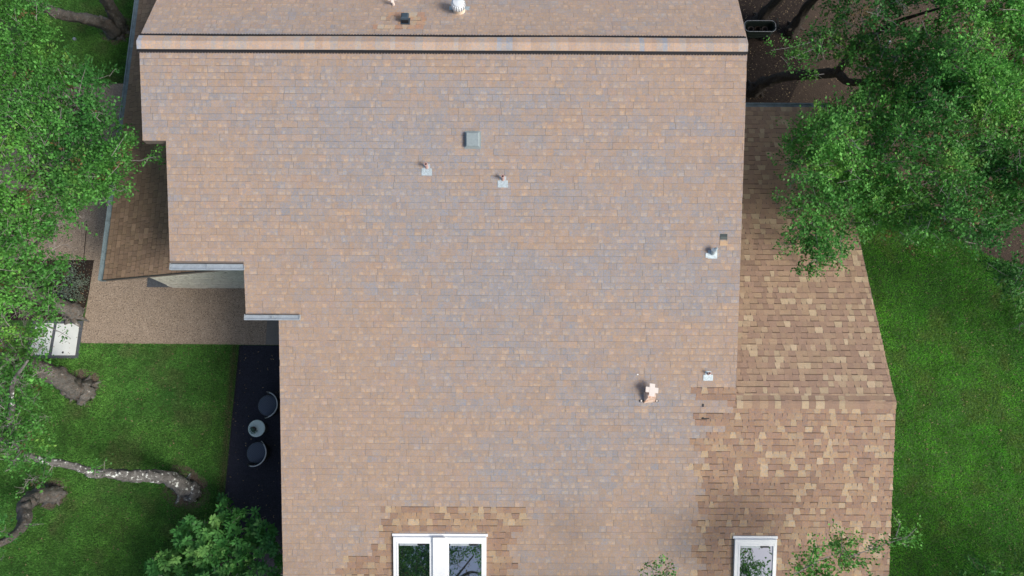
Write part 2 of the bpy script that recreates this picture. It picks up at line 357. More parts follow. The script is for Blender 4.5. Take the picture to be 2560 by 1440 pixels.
def shingles(mb, O, ua, us, un, s0, s1, lo, hi, style, e=.1425, gain=1.0, thick=.007):
    """courses between slope distances s0..s1 (up-slope), lo(s), hi(s) limits along ua; style(P)->'old'/'new'"""
    n = int(math.ceil((s1-s0)/e-1e-6))
    for i in range(n):
        a_ = s0+i*e; b_ = min(a_+e, s1); sm = (a_+b_)/2; A0 = lo(sm); A1 = hi(sm)
        x = A0-random.random()*.15; joint = random.uniform(.1, 1.0); wob = random.uniform(0, 6.28)
        while x < A1:
            P = O+ua*(x+.07)+us*sm; st = style(P, i)
            w = random.choice((.09, .11, .13, .155, .18)) if st == 'old' else random.uniform(.09, .19)
            xa = max(x, A0); xb = min(x+w, A1); x += w
            if xb-xa < .012: continue
            gap = 0
            joint -= w
            if joint < 0 and st != 'wing': gap = .0055; joint = random.uniform(.75, 1.0)
            elif random.random() < .35: gap = .002
            sag = .0025*math.sin(x*1.1+wob)
            jb = random.uniform(-.0015, .0015)+sag
            def q(a, s, h): return O+ua*a+us*s+un*h
            if st == 'old':
                xc = .5*(xa+xb); c = old_col(P[0], P[1])*gain; t = thick*random.uniform(.8, 1.2)
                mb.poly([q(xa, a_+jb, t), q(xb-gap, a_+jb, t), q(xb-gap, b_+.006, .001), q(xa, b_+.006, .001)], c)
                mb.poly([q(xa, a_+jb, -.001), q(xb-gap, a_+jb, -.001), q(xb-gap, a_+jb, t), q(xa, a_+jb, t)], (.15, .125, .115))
                if random.random() < .92:   # darker line under the course above
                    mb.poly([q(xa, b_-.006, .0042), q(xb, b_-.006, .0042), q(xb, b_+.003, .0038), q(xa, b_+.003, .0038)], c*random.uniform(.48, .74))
                if random.random() < .35:      # worn lighter lower half
                    k = random.uniform(.35, .6); u0 = random.uniform(0, .4); u1 = random.uniform(.6, 1); ww = xb-gap-xa
                    mb.poly([q(xa+ww*u0, a_+jb+.003, t+.0006), q(xa+ww*u1, a_+jb+.003, t+.0006), q(xa+ww*u1, a_+e*k, t*(1-k)+.0018), q(xa+ww*u0, a_+e*k, t*(1-k)+.0018)], np.minimum(c*1.12+np.array([.02, .01, -.01]), .8))
            else:
                tooth = random.random() < .55; wing = st == 'wing'
                if wing: c = (NEWB[random.randrange(5)]*.5+np.array([.34, .24, .16])*.5)*random.uniform(.72, .96); c = c if random.random() > .15 else c*1.15
                else:
                    tan = random.random() < (.34 if tooth else .04)
                    c = (random.choice(TAN) if tan else random.choice(NEWB))*random.uniform(.92, 1.08)
                c = c*gain
                if st == 'patch': c = random.choice(((.50, .33, .22), (.52, .40, .28), (.46, .29, .20), (.55, .46, .34))); c = np.array(c)*random.uniform(.92, 1.08)
                sk = random.uniform(.004, .016)*(1 if tooth else 0); t = thick*(1.35 if tooth else .75)
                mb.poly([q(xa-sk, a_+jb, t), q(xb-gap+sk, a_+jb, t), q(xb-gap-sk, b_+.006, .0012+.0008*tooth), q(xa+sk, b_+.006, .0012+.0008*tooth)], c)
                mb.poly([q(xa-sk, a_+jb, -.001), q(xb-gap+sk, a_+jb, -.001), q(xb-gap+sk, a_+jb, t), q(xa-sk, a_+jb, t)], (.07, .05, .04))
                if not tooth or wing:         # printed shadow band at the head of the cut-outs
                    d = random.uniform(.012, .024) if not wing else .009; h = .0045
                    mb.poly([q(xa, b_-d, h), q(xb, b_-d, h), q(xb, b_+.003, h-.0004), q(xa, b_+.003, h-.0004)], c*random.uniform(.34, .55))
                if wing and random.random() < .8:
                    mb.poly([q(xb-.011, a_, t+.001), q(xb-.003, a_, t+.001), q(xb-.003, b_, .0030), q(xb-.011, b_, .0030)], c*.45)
def newzone(P, i):
    x, y = w2p(P); hsh = (i*2654435761 % 1000)/1000
    if y > 968 and x > 1752+(hsh-.5)*52-10*(y > 1200)+(60 if y < 1075 and hsh > .55 else 0): return 'new'
    if 1270 < y < 1335 and 940+hsh*28 < x < 1270+((i*7919) % 60): return 'new'
    if 1335 <= y < 1395 and 922+hsh*40 < x < 990: return 'new'
    if y >= 1385 and 830+hsh*40 < x < 990: return 'new'
    if y >= 1335 and 1200 < x < 1262+hsh*36: return 'new'
    return 'old'
def newzoneN(P, i):
    x, y = w2p(P); hsh = (i*2654435761 % 1000)/1000
    if 33 < y < 76 and abs(x-1008) < 50+hsh*28: return 'patch' if random.random() < .8 else 'old'
    return 'old'
def lerp_fn(pairs):
    xs = [p[0] for p in pairs]; ys = [p[1] for p in pairs]
    return lambda s: float(np.interp(s, xs, ys))
ex_ = np.array([1., 0, 0])

# main roof, south side: outline in photo pixels, top to bottom
usS = np.array([0, math.cos(aS), math.sin(aS)])
OS = np.array([0, YR, ZR])
def sl(p): return np.dot(p-OS, usS)                     # negative downhill
def onS(x, y): return on(x, y, PS)
Lp = [onS(348, 112), onS(357, 352), onS(415, 352), onS(425, 657), onS(609, 659), onS(615, 789), onS(697, 791), onS(705, 1300)]
EAVE = sl(onS(1280, 1560))
Le = onS(705, 1300)[0]
xr0, xr1 = onS(1868, 130), onS(1840, 985)
X1, Y1 = onS(2240, 1005), onS(2223, 1430)
rs = sl(onS(2040, 1005))                                 # slope position of the east ridge
def loS(s):
    if s > sl(Lp[1]): return float(np.interp(s, [sl(Lp[1]), 0], [Lp[1][0], Lp[0][0]]))
    if s > sl(Lp[3]): return float(np.interp(s, [sl(Lp[3]), sl(Lp[2])], [Lp[3][0], Lp[2][0]]))
    if s > sl(Lp[5]): return float(np.interp(s, [sl(Lp[5]), sl(Lp[4])], [Lp[5][0], Lp[4][0]]))
    return float(np.interp(s, [EAVE, sl(Lp[7]), sl(Lp[6])], [Le, Le, Lp[6][0]]))
def hiS(s):
    if s > rs: return float(np.interp(s, [sl(xr1), sl(xr0)], [xr1[0], xr0[0]]))
    return float(np.interp(s, [EAVE, sl(Y1), sl(X1)], [Y1[0], Y1[0], X1[0]]))
mb = MB()
shingles(mb, OS, ex_, usS, nS, EAVE, -.10, loS, hiS, newzone)
# roof deck under the shingles (several convex pieces, butted)
def deck(mb, quads, plane_n, th=.16, lift=.004):
    for q in quads: mb.prism([np.asarray(p)-plane_n*lift for p in q], (0, 0, -th), (.2, .15, .12), 1)
def PSx(x, s): return OS+ex_*x+usS*s
cuts = [0, sl(Lp[1]), sl(Lp[3]), sl(Lp[5]), rs, EAVE]
Q = []
for k in range(5):
    a_, b_ = cuts[k], cuts[k+1]; eps = 1e-4
    Q.append([PSx(loS(b_+eps), b_), PSx(hiS(b_+eps), b_), PSx(hiS(a_-eps), a_), PSx(loS(a_-eps), a_)])
deck(mb, Q, nS)
roof = mb.build('roof', [M['old'], M['fascia']], house)
roof['label'] = 'large weathered pinkish and blue grey main roof slope'
# give the newer shingle colours their own material would need a split: same granules, kept in one part
# north side
usN = np.array([0, -math.cos(aN), math.sin(aN)])
def onN(x, y): return on(x, y, PN)
def slN(p): return np.dot(p-OS, usN)
Ln = [onN(349, 92), onN(392, 0)]; Rn = [onN(1868, 98), onN(1845, 0)]
NE_ = slN(onN(1280, -180))
loN = lambda s: float(np.interp(s, [NE_, slN(Ln[1]), slN(Ln[0])], [Ln[1][0], Ln[1][0], Ln[0][0]]))
hiN = lambda s: float(np.interp(s, [NE_, slN(Rn[1]), slN(Rn[0])], [Rn[1][0], Rn[1][0], Rn[0][0]]))
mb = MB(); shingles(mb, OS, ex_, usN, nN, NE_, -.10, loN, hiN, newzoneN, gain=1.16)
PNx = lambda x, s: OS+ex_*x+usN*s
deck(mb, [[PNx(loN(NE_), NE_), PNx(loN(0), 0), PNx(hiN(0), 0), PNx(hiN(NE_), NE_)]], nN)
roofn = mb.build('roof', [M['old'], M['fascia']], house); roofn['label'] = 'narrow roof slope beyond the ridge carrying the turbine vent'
# ridge vent with its cap shingles
mb = MB(); xl = Lp[0][0]-.03; xr = xr0[0]+.0; hw = .155
x = xl
while x < xr:
    w = random.choice((.13, .13, .10, .16)); xb = min(x+w, xr)
    r = random.random(); c = OLD*1.25 if r < .55 else (np.array([.45, .39, .34]) if r < .80 else (BLUE*1.3 if r < .85 else ORG*1.2)); c = np.minimum(c*random.uniform(.93, 1.07), .8)
    z0 = .045+random.uniform(-.0012, .0012)+.006*math.sin(x*1.3)
    for u, nn in ((usS, nS), (usN, nN)):
        p = [OS+ex_*x+u*(-hw)+nn*z0, OS+ex_*xb+u*(-hw)+nn*z0, OS+ex_*xb+np.array([0, 0, z0+.006]), OS+ex_*x+np.array([0, 0, z0+.006])]
        mb.poly(p, c); mb.poly([p[0], p[1], p[1]-nn*.006, p[0]-nn*.006], (.10, .09, .085))
    x = xb
cap = mb.build('ridge_cap', M['old'], house)
mb = MB()
for u, nn, ww in ((usS, nS, .203), (usN, nN, .226)):
    mb.prism([OS+ex_*xl+nn*.03, OS+ex_*xl-u*ww+nn*.03, OS+ex_*xr-u*ww+nn*.03, OS+ex_*xr+nn*.03], -nn*.028, (.012, .012, .014))
    x = xl+.03
    while x < xr-.03:
        mb.box(OS+ex_*x-u*(ww+.008)+nn*.016, (.016, .012, .014), np.array([ex_, u, nn]), (.05, .045, .045)); x += .062
mb.build('ridge_vent', mat('vent_plastic', (1, 1, 1), .7, attr=True), house)

# east roof, north-facing slope
aE = R(12.3)
ridE = PSx(0, rs); nE = np.array([0, math.sin(aE), math.cos(aE)]); usE = np.array([0, -math.cos(aE), math.sin(aE)]); PE = (ridE, nE)
slE = lambda p: np.dot(p-ridE, usE); onE = lambda x, y: on(x, y, PE)
eE = slE(onE(1960, 268)); xE0 = onE(1800, 700)[0]-.3
pr = [(slE(onE(2075, 268)), onE(2075, 268)[0]), (slE(onE(2150, 610)), onE(2150, 610)[0]), (0, X1[0])]
hiE = lerp_fn(pr); loE = lambda s: xE0+.0
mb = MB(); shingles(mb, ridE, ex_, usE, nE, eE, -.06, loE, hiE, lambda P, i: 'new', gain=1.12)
PEx = lambda x, s: ridE+ex_*x+usE*s
deck(mb, [[PEx(xE0, eE), PEx(xE0, 0), PEx(hiE(0), 0), PEx(hiE(eE), eE)]], nE)
ro = mb.build('roof', [M['new'], M['fascia']], house); ro['label'] = 'newer brown and tan checkered side roof under the tree'
mb = MB(); x = xr1[0]+.02; xe = X1[0]+.01; first = True
while x < xe:
    w = random.uniform(.12, .2); xb = min(x+w, xe); c = (random.choice(TAN) if random.random() < .28 else random.choice(NEWB))*random.uniform(.95, 1.1)
    sag = [(-.150, 0), (-.09, .004), (-.03, .009)]
    pts = []
    for k, (d, h) in enumerate(sag): pts.append(PSx(0, rs)+usS*d+nS*(h+.008))
    for (d, h) in sag[::-1]: pts.append(ridE+usE*d*.95+nE*(h+.008))
    for k in range(len(pts)-1):
        mb.poly([pts[k]+ex_*x, pts[k]+ex_*(xb-.003), pts[k+1]+ex_*(xb-.003), pts[k+1]+ex_*x], c)
    for p, nn in ((pts[0], nS), (pts[-1], nE)):
        mb.poly([p+ex_*x, p+ex_*xb, p+ex_*xb-nn*.011, p+ex_*x-nn*.011], c*.75)
    x = xb
o = mb.build('ridge_cap', M['new'], house); o['label'] = 'brown cap shingles along the low side roof ridge'

# west wing roof, sloping down to the west
ZW = 2.6; W0 = at(258, 700, ZW); aW = math.atan(.353); XW = W0[0]; YW = W0[1]
usW = np.array([math.cos(aW), 0, math.sin(aW)]); nW = np.array([-math.sin(aW), 0, math.cos(aW)]); uy = np.array([0, 1., 0])
OW = np.array([XW, YW, ZW]); WL = 4.55; WN = 11.5
mb = MB(); shingles(mb, OW, uy, usW, nW, 0, WL, lambda s: 0., lambda s: WN, lambda P, i: 'wing', e=.145, thick=.008)
deck(mb, [[OW, OW+usW*WL, OW+usW*WL+uy*WN, OW+uy*WN]], nW)
mb.tube([OW+nW*.015-uy*.01, OW+usW*WL+nW*.015-uy*.01], .012, 6, (.03, .04, .045))
ro = mb.build('roof', [M['new'], M['fascia']], house); ro['label'] = 'low brown side roof in the shade of the main roof, draining to the left'

# gutters: open troughs with lip
def gutter(P0, P1, out, mname, w=.125, d=.11, label=None, ends=True):
    P0 = np.asarray(P0, float); P1 = np.asarray(P1, float); ax = unit(P1-P0); out = unit(out); up = np.array([0, 0, 1.]); t = .006; mb = MB(); L = np.linalg.norm(P1-P0)
    C = (P0+P1)/2; A = np.array([ax, out, up])
    mb.box(C+out*w/2-up*d, (L/2, w/2, t), A); mb.box(C+out*t-up*(d/2-.006), (L/2, t, d/2-.008), A)
    mb.box(C+out*(w+.001)-up*(d/2-.002), (L/2, t, d/2), A); mb.box(C+out*(w+.008)+up*.004, (L/2, .014, .006), A)
    if ends:
        for s in (-1, 1): mb.box(C+ax*s*(L/2+.005)+out*w/2-up*d/2, (.004, w/2+.01, d/2+.006), A)
    n = int(L/.9)
    for k in range(n): mb.box(P0+ax*(k+.5)*L/n+out*w/2+up*.0, (.012, w/2-.004, .004), A)
    # leaf guard / debris screen lying in the trough
    mb.box(C+out*(w/2+.004)-up*.022, (L/2-.004, w/2-.010, .003), A)
    o = mb.build('gutter', M[mname], house)
    if label: o['label'] = label
    return o
g1a, g1b = onS(425, 659), onS(610, 660); zg = g1a[2]-.01
gutter((g1a[0], g1a[1], zg), (g1b[0], g1a[1], zg), (0, -1, 0), 'gutter', w=.115, label='pale gutter above the stone wall')
g2a, g2b = onS(616, 790), onS(752, 792)
gutter((g2a[0], g2a[1]+.01, g2a[2]+.10), (g2b[0], g2a[1]+.01, g2a[2]+.10), (0, -1, 0), 'gutter', w=.095, d=.07, label='short pale gutter overlapping the shingles')
gutter(OW+np.array([0, 0, -.02]), OW+uy*WN+np.array([0, 0, -.02]), (-1, 0, 0), 'gutter_dark', w=.12, label='long weathered grey gutter down the left side roof')
gE = PEx(xE0, eE); gE2 = PEx(hiE(eE), eE)
gutter(gE+np.array([0, 0, -.02]), gE2+np.array([0, 0, -.02]), (0, 1, 0), 'gutter_dark', w=.11, label='dark gutter along the shaded side roof eave')
# walls (each a box down to the ground)
def wall(x0, x1, y0, y1, z1, m='wall', name='wall', label=None, z0=0):
    mb = MB(); mb.box(((x0+x1)/2, (y0+y1)/2, (z1+z0)/2), ((x1-x0)/2, (y1-y0)/2, (z1-z0)/2)); o = mb.build(name, M[m], house)
    if label: o['label'] = label
    return o
def zS(y): return ZR-(YR-y)*math.tan(aS)
yg = at(520, 719, 0)[1]; xw0 = at(431, 718, 0)[0]; xw1 = Lp[4][0]+.1
# stone wall below the wing rake, its top cut to the roof slope
mb = MB()
t_ = lambda x: ZW+(x-XW)*.353-.20
nb = 14
mb.prism([(xw0, yg, t_(xw0)), (xw1, yg, t_(xw1)), (xw1, yg, 0), (xw0, yg, 0)], (0, .25, 0))
st = random.Random(4); z = 0.0
while z < 3.3:                                            # rough stone courses a few mm proud
    h = st.uniform(.14, .24); x = xw0+st.uniform(0, .2)
    while x < xw1-.1:
        w = st.uniform(.2, .5); xe_ = min(x+w, xw1-.01)
        if z+h < t_(x): mb.box(((x+xe_)/2, yg-.004-st.uniform(0, .012), z+h/2), ((xe_-x)/2-.008, .012, h/2-.008), None)
        x += w
    z += h
o = mb.build('stone_wall', M['ivory'], house); o['label'] = 'pale limestone wall under the side roof'
wall(Lp[4][0]+.12, Lp[4][0]+.35, Lp[5][1]+.3, yg+.3, 3.9)
wall(Lp[7][0]+.45, xr1[0]-.3, EAVE*math.cos(aS)+YR+.4, Lp[6][1]-.1, EAVE*math.sin(aS)+ZR-.22, label='house wall under the eaves')
wall(Lp[2][0]+.35, xr1[0]-.45, Lp[3][1]+1.0, YR-.3, zS(Lp[3][1]+1.0)-.2)
wall(xr1[0]-.44, Y1[0]-.45, EAVE*math.cos(aS)+YR+.4, ridE[1]-.2, EAVE*math.sin(aS)+ZR-.22)
wall(xr1[0]-.44, gE2[0]-.5, ridE[1]+.1, gE[1]-.4, gE[2]-.2)
wall(XW+.45, Lp[2][0]+.3, yg+.3, YW+WN-.3, ZW-.05)
wall(Lp[2][0]+.35, xr0[0]-.45, YR+.3, YR+2.2, ZR-1.2)

# ---- roof furniture
def frame_at(px, py, plane, us, un):
    p = on(px, py, plane); return p, np.array([ex_, us, un])
def part(name, label=None):
    o = bpy.data.objects.new(name, None); o.empty_display_size = .1; COL.objects.link(o); o.parent = house; o.location = (0, 0, 0)
    if label: o['label'] = label
    return o
# skylights
def skylight(x0, x1, ytop, glass, label, bar=None, length=1.35):
    A = onS(x0, ytop); B = onS(x1, ytop); y0 = A[0]; s = sl(A); w = B[0]-A[0]; ax = np.array([ex_, -usS, nS])
    lift = .075; sk = part('skylight', label)
    # shift so that the raised frame meets the pixels
    A = on(x0, ytop, (PS[0]+nS*lift, nS)); B = on(x1, ytop, (PS[0]+nS*lift, nS)); w = B[0]-A[0]; O = A-nS*lift
    q = lambda a, b, h: O+ex_*a-usS*b+nS*h
    mb = MB()
    xs = [0]; 
    G = []
    for (g0, g1) in glass:
        a = on(g0, ytop, (PS[0]+nS*lift, nS))[0]-A[0]; b = on(g1, ytop, (PS[0]+nS*lift, nS))[0]-A[0]; G.append((a, b))
    gt = .14; gb = length-.12
    def bar_(a0, a1, b0, b1, h0, h1):
        mb.box(q((a0+a1)/2, (b0+b1)/2, (h0+h1)/2), ((a1-a0)/2, (b1-b0)/2, (h1-h0)/2), ax)
    bar_(0, w, 0, gt, 0, lift); bar_(0, w, gb, length, 0, lift-.002)
    edges = [0]+[v for gg in G for v in gg]+[w]
    for k in range(0, len(edges), 2): bar_(edges[k], edges[k+1], gt, gb, 0, lift-.001)
    # raised sash rims round each pane
    for (a, b) in G:
        for (p0, p1, r0, r1) in ((a-.035, b+.035, gt-.035, gt), (a-.035, a, gt, gb), (b, b+.035, gt, gb)):
            bar_(p0, p1, r0, r1, lift, lift+.006)
    if bar: 
        a = G[0][1]+.075; b = G[1][0]-.075; bar_(a, b, -.015, length, lift, lift+.05)
    # flashing kicked up round the frame
    bar_(-.03, w+.03, -.06, -.0, 0, .03)
    mb.build('frame', M['white'], sk)
    for (a, b) in G:
        mb = MB(); mb.box(q((a+b)/2, (gt+gb)/2, lift-.03), ((b-a)/2-.001, (gb-gt)/2-.001, .004), ax); mb.build('pane', M['glass'], sk)
        mb = MB(); mb.box(q(a+.34*(b-a), gt+.03, lift-.018), (.30*(b-a), .028, .006), ax); mb.build('blind_rail', M['gutter'], sk)
        mb = MB(); mb.box(q(a+.74*(b-a), gt+.028, lift-.017), (.13*(b-a), .020, .007), ax); mb.build('latch', M['dark'], sk)
    return sk
skylight(983, 1216, 1343, [(995, 1074), (1122, 1204)], 'double white framed skylight with two dark panes', bar=True)
skylight(1838, 1943, 1349, [(1851, 1934)], 'single white framed skylight half covered by branches')
# box vent (slant top) and small black box
def boxvent(px, py, plane, us, un, w, l, h, m, name, label, hat=False):
    p, ax = frame_at(px, py, plane, us, un); pr_ = part(name, label)
    mb = MB(); mb.box(p+un*.010, (w*.60, l*.60, .004), ax)
    mb.build('flashing', m, pr_)
    mb = MB(); n = 5; r = .02
    mb.box(p+un*h*.5, (w/2*.84, l/2*.84, h/2*.9), ax, m=1)
    T = lambda a, b, c: p+ax[0]*a+ax[1]*b+ax[2]*c
    a, b = w/2, l/2; i = .022
    top = [T(-a+i, -b+i, h+.012), T(a-i, -b+i, h+.012), T(a-i, b-i, h+.012), T(-a+i, b-i, h+.012)]
    mid = [T(-a, -b, h-.008), T(a, -b, h-.008), T(a, b, h-.008), T(-a, b, h-.008)]
    bot = [T(-a, -b, h-.05), T(a, -b, h-.05), T(a, b, h-.05), T(-a, b, h-.05)]
    mb.shared(top+mid+bot, [(0, 1, 2, 3)]+[(k, k+4, (k+1) % 4+4, (k+1) % 4) for k in range(4)]+[(k+4, k+8, (k+1) % 4+8, (k+1) % 4+4) for k in range(4)]+[(11, 10, 9, 8)])
    mb.build('hood', [m, M['dark']], pr_)
boxvent(1182, 350, PS, usS, nS, .29, .31, .10, M['plastic'], 'box_vent', 'square grey plastic roof vent')
boxvent(1014, 54, PN, usN, nN, .16, .18, .16, mat('navy_plastic', (.05, .075, .10), .5), 'box_vent', 'small dark box vent among orange patched shingles')
# soil pipes with flashings
def pipe_vent(px, py, plane, us, un, h, r, label, m='lead', fl=(.11, .075), broken=False, bent=False):
    p, ax = frame_at(px, py, plane, us, un); pr_ = part('vent_pipe', label); b = p+us*fl[1]*1.3
    mb = MB(); mb.box(p+un*.011, (fl[0], fl[1], .003), ax); 
    mb.box(b+un*.010+us*.02, (fl[0]*.62, fl[1]*.6, .003), ax)
    mb.build('flashing', M['galv'], pr_)
    mb = MB(); z = np.array([0, 0, 1.])
    mb.lathe([(r*1.7, .008), (r*1.2, .05), (r, .08), (r, h*.6), (r*1.05, h*.62), (r*1.6, h*.72), (r*1.7, h), (r*1.0, h+.004), (r*.9, h-.05)], b, 16)
    if bent: mb.lathe([(0, h-.04), (r*.9, h-.04)], b, 12, m=1)
    else: mb.lathe([(0, h-.05), (r*.9, h-.05)], b, 12, m=1)
    mb.build('pipe', [M[m], M['dark']], pr_)
    return p, b
pipe_vent(1067, 430, PS, usS, nS, .19, .024, 'lead vent pipe with square pale flashing, left of the pair')
pipe_vent(1257, 460, PS, usS, nS, .19, .024, 'lead vent pipe with ragged pale flashing, right of the pair')
pipe_vent(1770, 944, PS, usS, nS, .14, .018, 'short vent stub with pale flashing near the side roof', fl=(.105, .065))
# larger galvanised elbow vent
p, ax = frame_at(1781, 636, PS, usS, nS); pv = part('vent_pipe', 'galvanised angled vent beside the missing shingle')
mb = MB(); mb.box(p+nS*.011, (.10, .09, .003), ax); mb.box(p-ex_*.10+nS*.012-usS*.02, (.05, .05, .003), ax); mb.build('flashing', M['galv'], pv)
mb = MB(); c = p+ex_*.0+usS*.03
mb.tube([c-nS*.0, c+np.array([-.0, 0, .10]), c+np.array([-.01, .03, .16])], [.052, .052, .055], 16); mb.tube([c+np.array([0, 0, .10]), c+np.array([.06, .07, .17])], [.03, .03], 12)
mb.build('pipe', M['galv'], pv)
# missing shingle hole and loose piece
p, ax = frame_at(1809, 592, PS, usS, nS); mb = MB(); mb.box(p+nS*.0095, (.078, .062, .0015), ax); mb.box(p+nS*.0125-usS*.030, (.076, .030, .0012), ax, m=1); o = mb.build('patch', [mat('bare_felt', (.06, .075, .075), .9), mat('bare_felt_light', (.10, .115, .11), .9)], house); o['label'] = 'dark square of missing shingle near the roof edge'
p, ax = frame_at(1809, 611, PS, usS, nS); mb = MB(); mb.box(p+nS*.010, (.085, .026, .003), ax); mb.box(p+nS*.010+usS*.05, (.082, .016, .003), ax); o = mb.build('patch', mat('raw_shingle', (.52, .36, .22), .9, noise=(40, .15)), house); o['label'] = 'loose tan shingle pieces below the missing shingle'
for (px, py, w, l) in ((1757, 1013, .02, .035), (1763, 1046, .085, .012), (1757, 1045, .02, .02)):
    p, ax = frame_at(px, py, PS, usS, nS); mb = MB(); mb.prism([p+nS*.012+ex_*w+usS*l, p+nS*.012-ex_*w*.6-usS*l*.7, p+nS*.012+ex_*w*.9-usS*l][::1], -nS*.004) if w == l*.5 else mb.box(p+nS*.011, (w, l, .002), ax)
    mb.build('torn_edge', M['dark'], house)
# mud patch of roof cement
# cross-topped flue
p, ax = frame_at(1622, 1002, PS, usS, nS); fl = part('flue', 'pale copper coloured flue with a cross shaped cap'); zz = np.array([0, 0, 1.])
mb = MB(); mb.box(p+nS*.011, (.21, .025, .003), ax, m=1)
for s in (-1, 1): mb.lathe([(0, .03), (.018, .025), (.02, 0)], p+ex_*s*.17+nS*.01, 10, m=2)
rot = lambda a: np.array([[math.cos(a), math.sin(a), 0], [-math.sin(a), math.cos(a), 0], [0, 0, 1]])
Rt = rot(R(6)); b = p+usS*.06+ex_*.0
bot = [b+Rt.T@np.array(v) for v in ((-.125, -.10, -.03), (.125, -.10, -.03), (.115, .12, .0), (-.115, .12, .0))]; topq = [b+Rt.T@np.array(v)+np.array([.02, .06, .22]) for v in ((-.085, -.05, 0), (.085, -.05, 0), (.085, .10, 0), (-.085, .10, 0))]
mb.shared(bot+topq, [(0, 1, 5, 4), (1, 2, 6, 5), (2, 3, 7, 6), (3, 0, 4, 7), (4, 5, 6, 7)]); mb.build('base', [M['copper'], mat('dark_flashing', (.09, .075, .07), .8), M['capmetal']], fl)
mb = MB(); c = on(1630, 975, (p+zz*.30, zz)); A = np.array([[math.cos(R(-6)), math.sin(R(-6)), 0], [-math.sin(R(-6)), math.cos(R(-6)), 0], [0, 0, 1.]])
mb.box(c, (.135, .058, .010), A); mb.box(c+np.array([0, 0, .0025]), (.058, .135, .0102), A); mb.tube([c-zz*.09, c], .05, 12); mb.build('cap', M['capmetal'], fl)
# little white nail plate
p, ax = frame_at(1594, 936, PS, usS, nS); mb = MB(); mb.box(p+nS*.013, (.016, .011, .003), ax); mb.build('white_tab', M['white'], house)
# turbine vent at the top edge
p, ax = frame_at(1148, 28, PN, usN, nN); tv = part('turbine_vent', 'white ribbed turbine vent on a cream round base')
mb = MB(); mb.box(p+usN*-.09+nN*.012, (.22, .06, .003), ax); mb.build('flashing', M['galv'], tv)
mb = MB(); b = p+np.array([0, -.0, .0]); mb.lathe([(.135, -.05), (.130, .03), (.115, .05), (.115, .14)], b, 26); mb.build('base', mat('cream_base', (.72, .62, .48), .6), tv)
mb = MB()
for k in range(18):
    w = 2*math.pi*k/18; pr3 = [(.115, .14), (.15, .19), (.165, .25), (.15, .31), (.10, .345)]
    P0 = [b+np.array([r*math.cos(w), r*math.sin(w), z]) for r, z in pr3]; P1 = [b+np.array([r*.96*math.cos(w+.27), r*.96*math.sin(w+.27), z]) for r, z in pr3]
    for i in range(4): mb.poly([P0[i], P1[i], P1[i+1], P0[i+1]])
mb.lathe([(.105, .14), (.11, .33)], b, 20, m=1); mb.lathe([(.12, .335), (.11, .352), (.0, .37)], b, 24)
mb.build('turbine', [M['whitemetal'], M['dark']], tv)
# small cross-shaped vent cut by the top edge
p, ax = frame_at(984, 12, PN, usN, nN); fv = part('flue', 'small cream flue cut by the top edge of the picture')
mb = MB(); mb.tube([p, p+np.array([0, 0, .18])], .03, 12, m=0); mb.box(p+np.array([0, .0, .19]), (.09, .018, .008)); mb.box(p+np.array([0, 0, .193]), (.018, .08, .008)); mb.build('cap', M['capmetal'], fv)

# ------------------------------------------------------------------ patio furniture
def chair(px, py, a0, a1, label):
    c = at(px, py, .42); x, y = c[0], c[1]; t = thing('patio_chair', label, 'chair', 'round wicker patio chairs', loc=(x, y, .01))
    r = .285; base = np.array([x, y, .01])
    mb = MB(); mb.lathe([(.20, 0), (.23, .10), (.28, .33), (.30, .385), (.0, .385)], base, 32); mb.build('body', M['wicker'], t, True)
    mb = MB(); mb.lathe([(.0, .415), (.20, .413), (r-.03, .405), (r, .385), (r, .36)], base, 36); mb.build('seat', M['seat'], t, True)
    am = R(a0); an = R(a1); seg = 26
    mb = MB(); mb.lathe([(.305, .30), (.325, .55), (.345, .70), (.330, .70), (.308, .55), (.29, .40)], base, seg, a0=am, a1=an); mb.build('backrest', M['wicker'], t, True)
    pts = [base+np.array([.338*math.cos(am+(an-am)*k/seg), .338*math.sin(am+(an-am)*k/seg), .71-.10*abs(2*k/seg-1)**6]) for k in range(seg+1)]
    mb = MB(); mb.tube(pts, .017, 8); mb.build('rim', M['rim'], t, True)
    return t
chair(671, 1013, -88, 92, 'round dark wicker chair tucked against the roof edge, back to the house')
chair(643, 1132, -118, 62, 'round dark wicker chair standing clear of the roof, below the small table')
c = at(641, 1071, .5); t = thing('side_table', 'small round pale topped table between the two wicker chairs', 'table', loc=(c[0], c[1], .01)); b = np.array([c[0], c[1], .01])
mb = MB(); mb.lathe([(0, .49), (.215, .49), (.225, .48), (.225, .465), (0, .465)], b, 36); mb.build('tabletop', M['tabletop'], t)
mb = MB(); mb.lathe([(.16, 0), (.15, .03), (.04, .10), (.035, .40), (.12, .464)], b, 20); mb.build('pedestal', M['wicker'], t)
pc = at(635, 1073, .56); t = thing('potted_plant', 'small dark pot with grey green trailing plant on the round table', 'plant', loc=(pc[0], pc[1], .50)); b = np.array([pc[0], pc[1], .50])
mb = MB(); mb.lathe([(.045, 0), (.065, .10), (.072, .105), (.060, .10), (.05, .085), (0, .085)], b, 18); mb.build('pot', M['terracotta'], t)

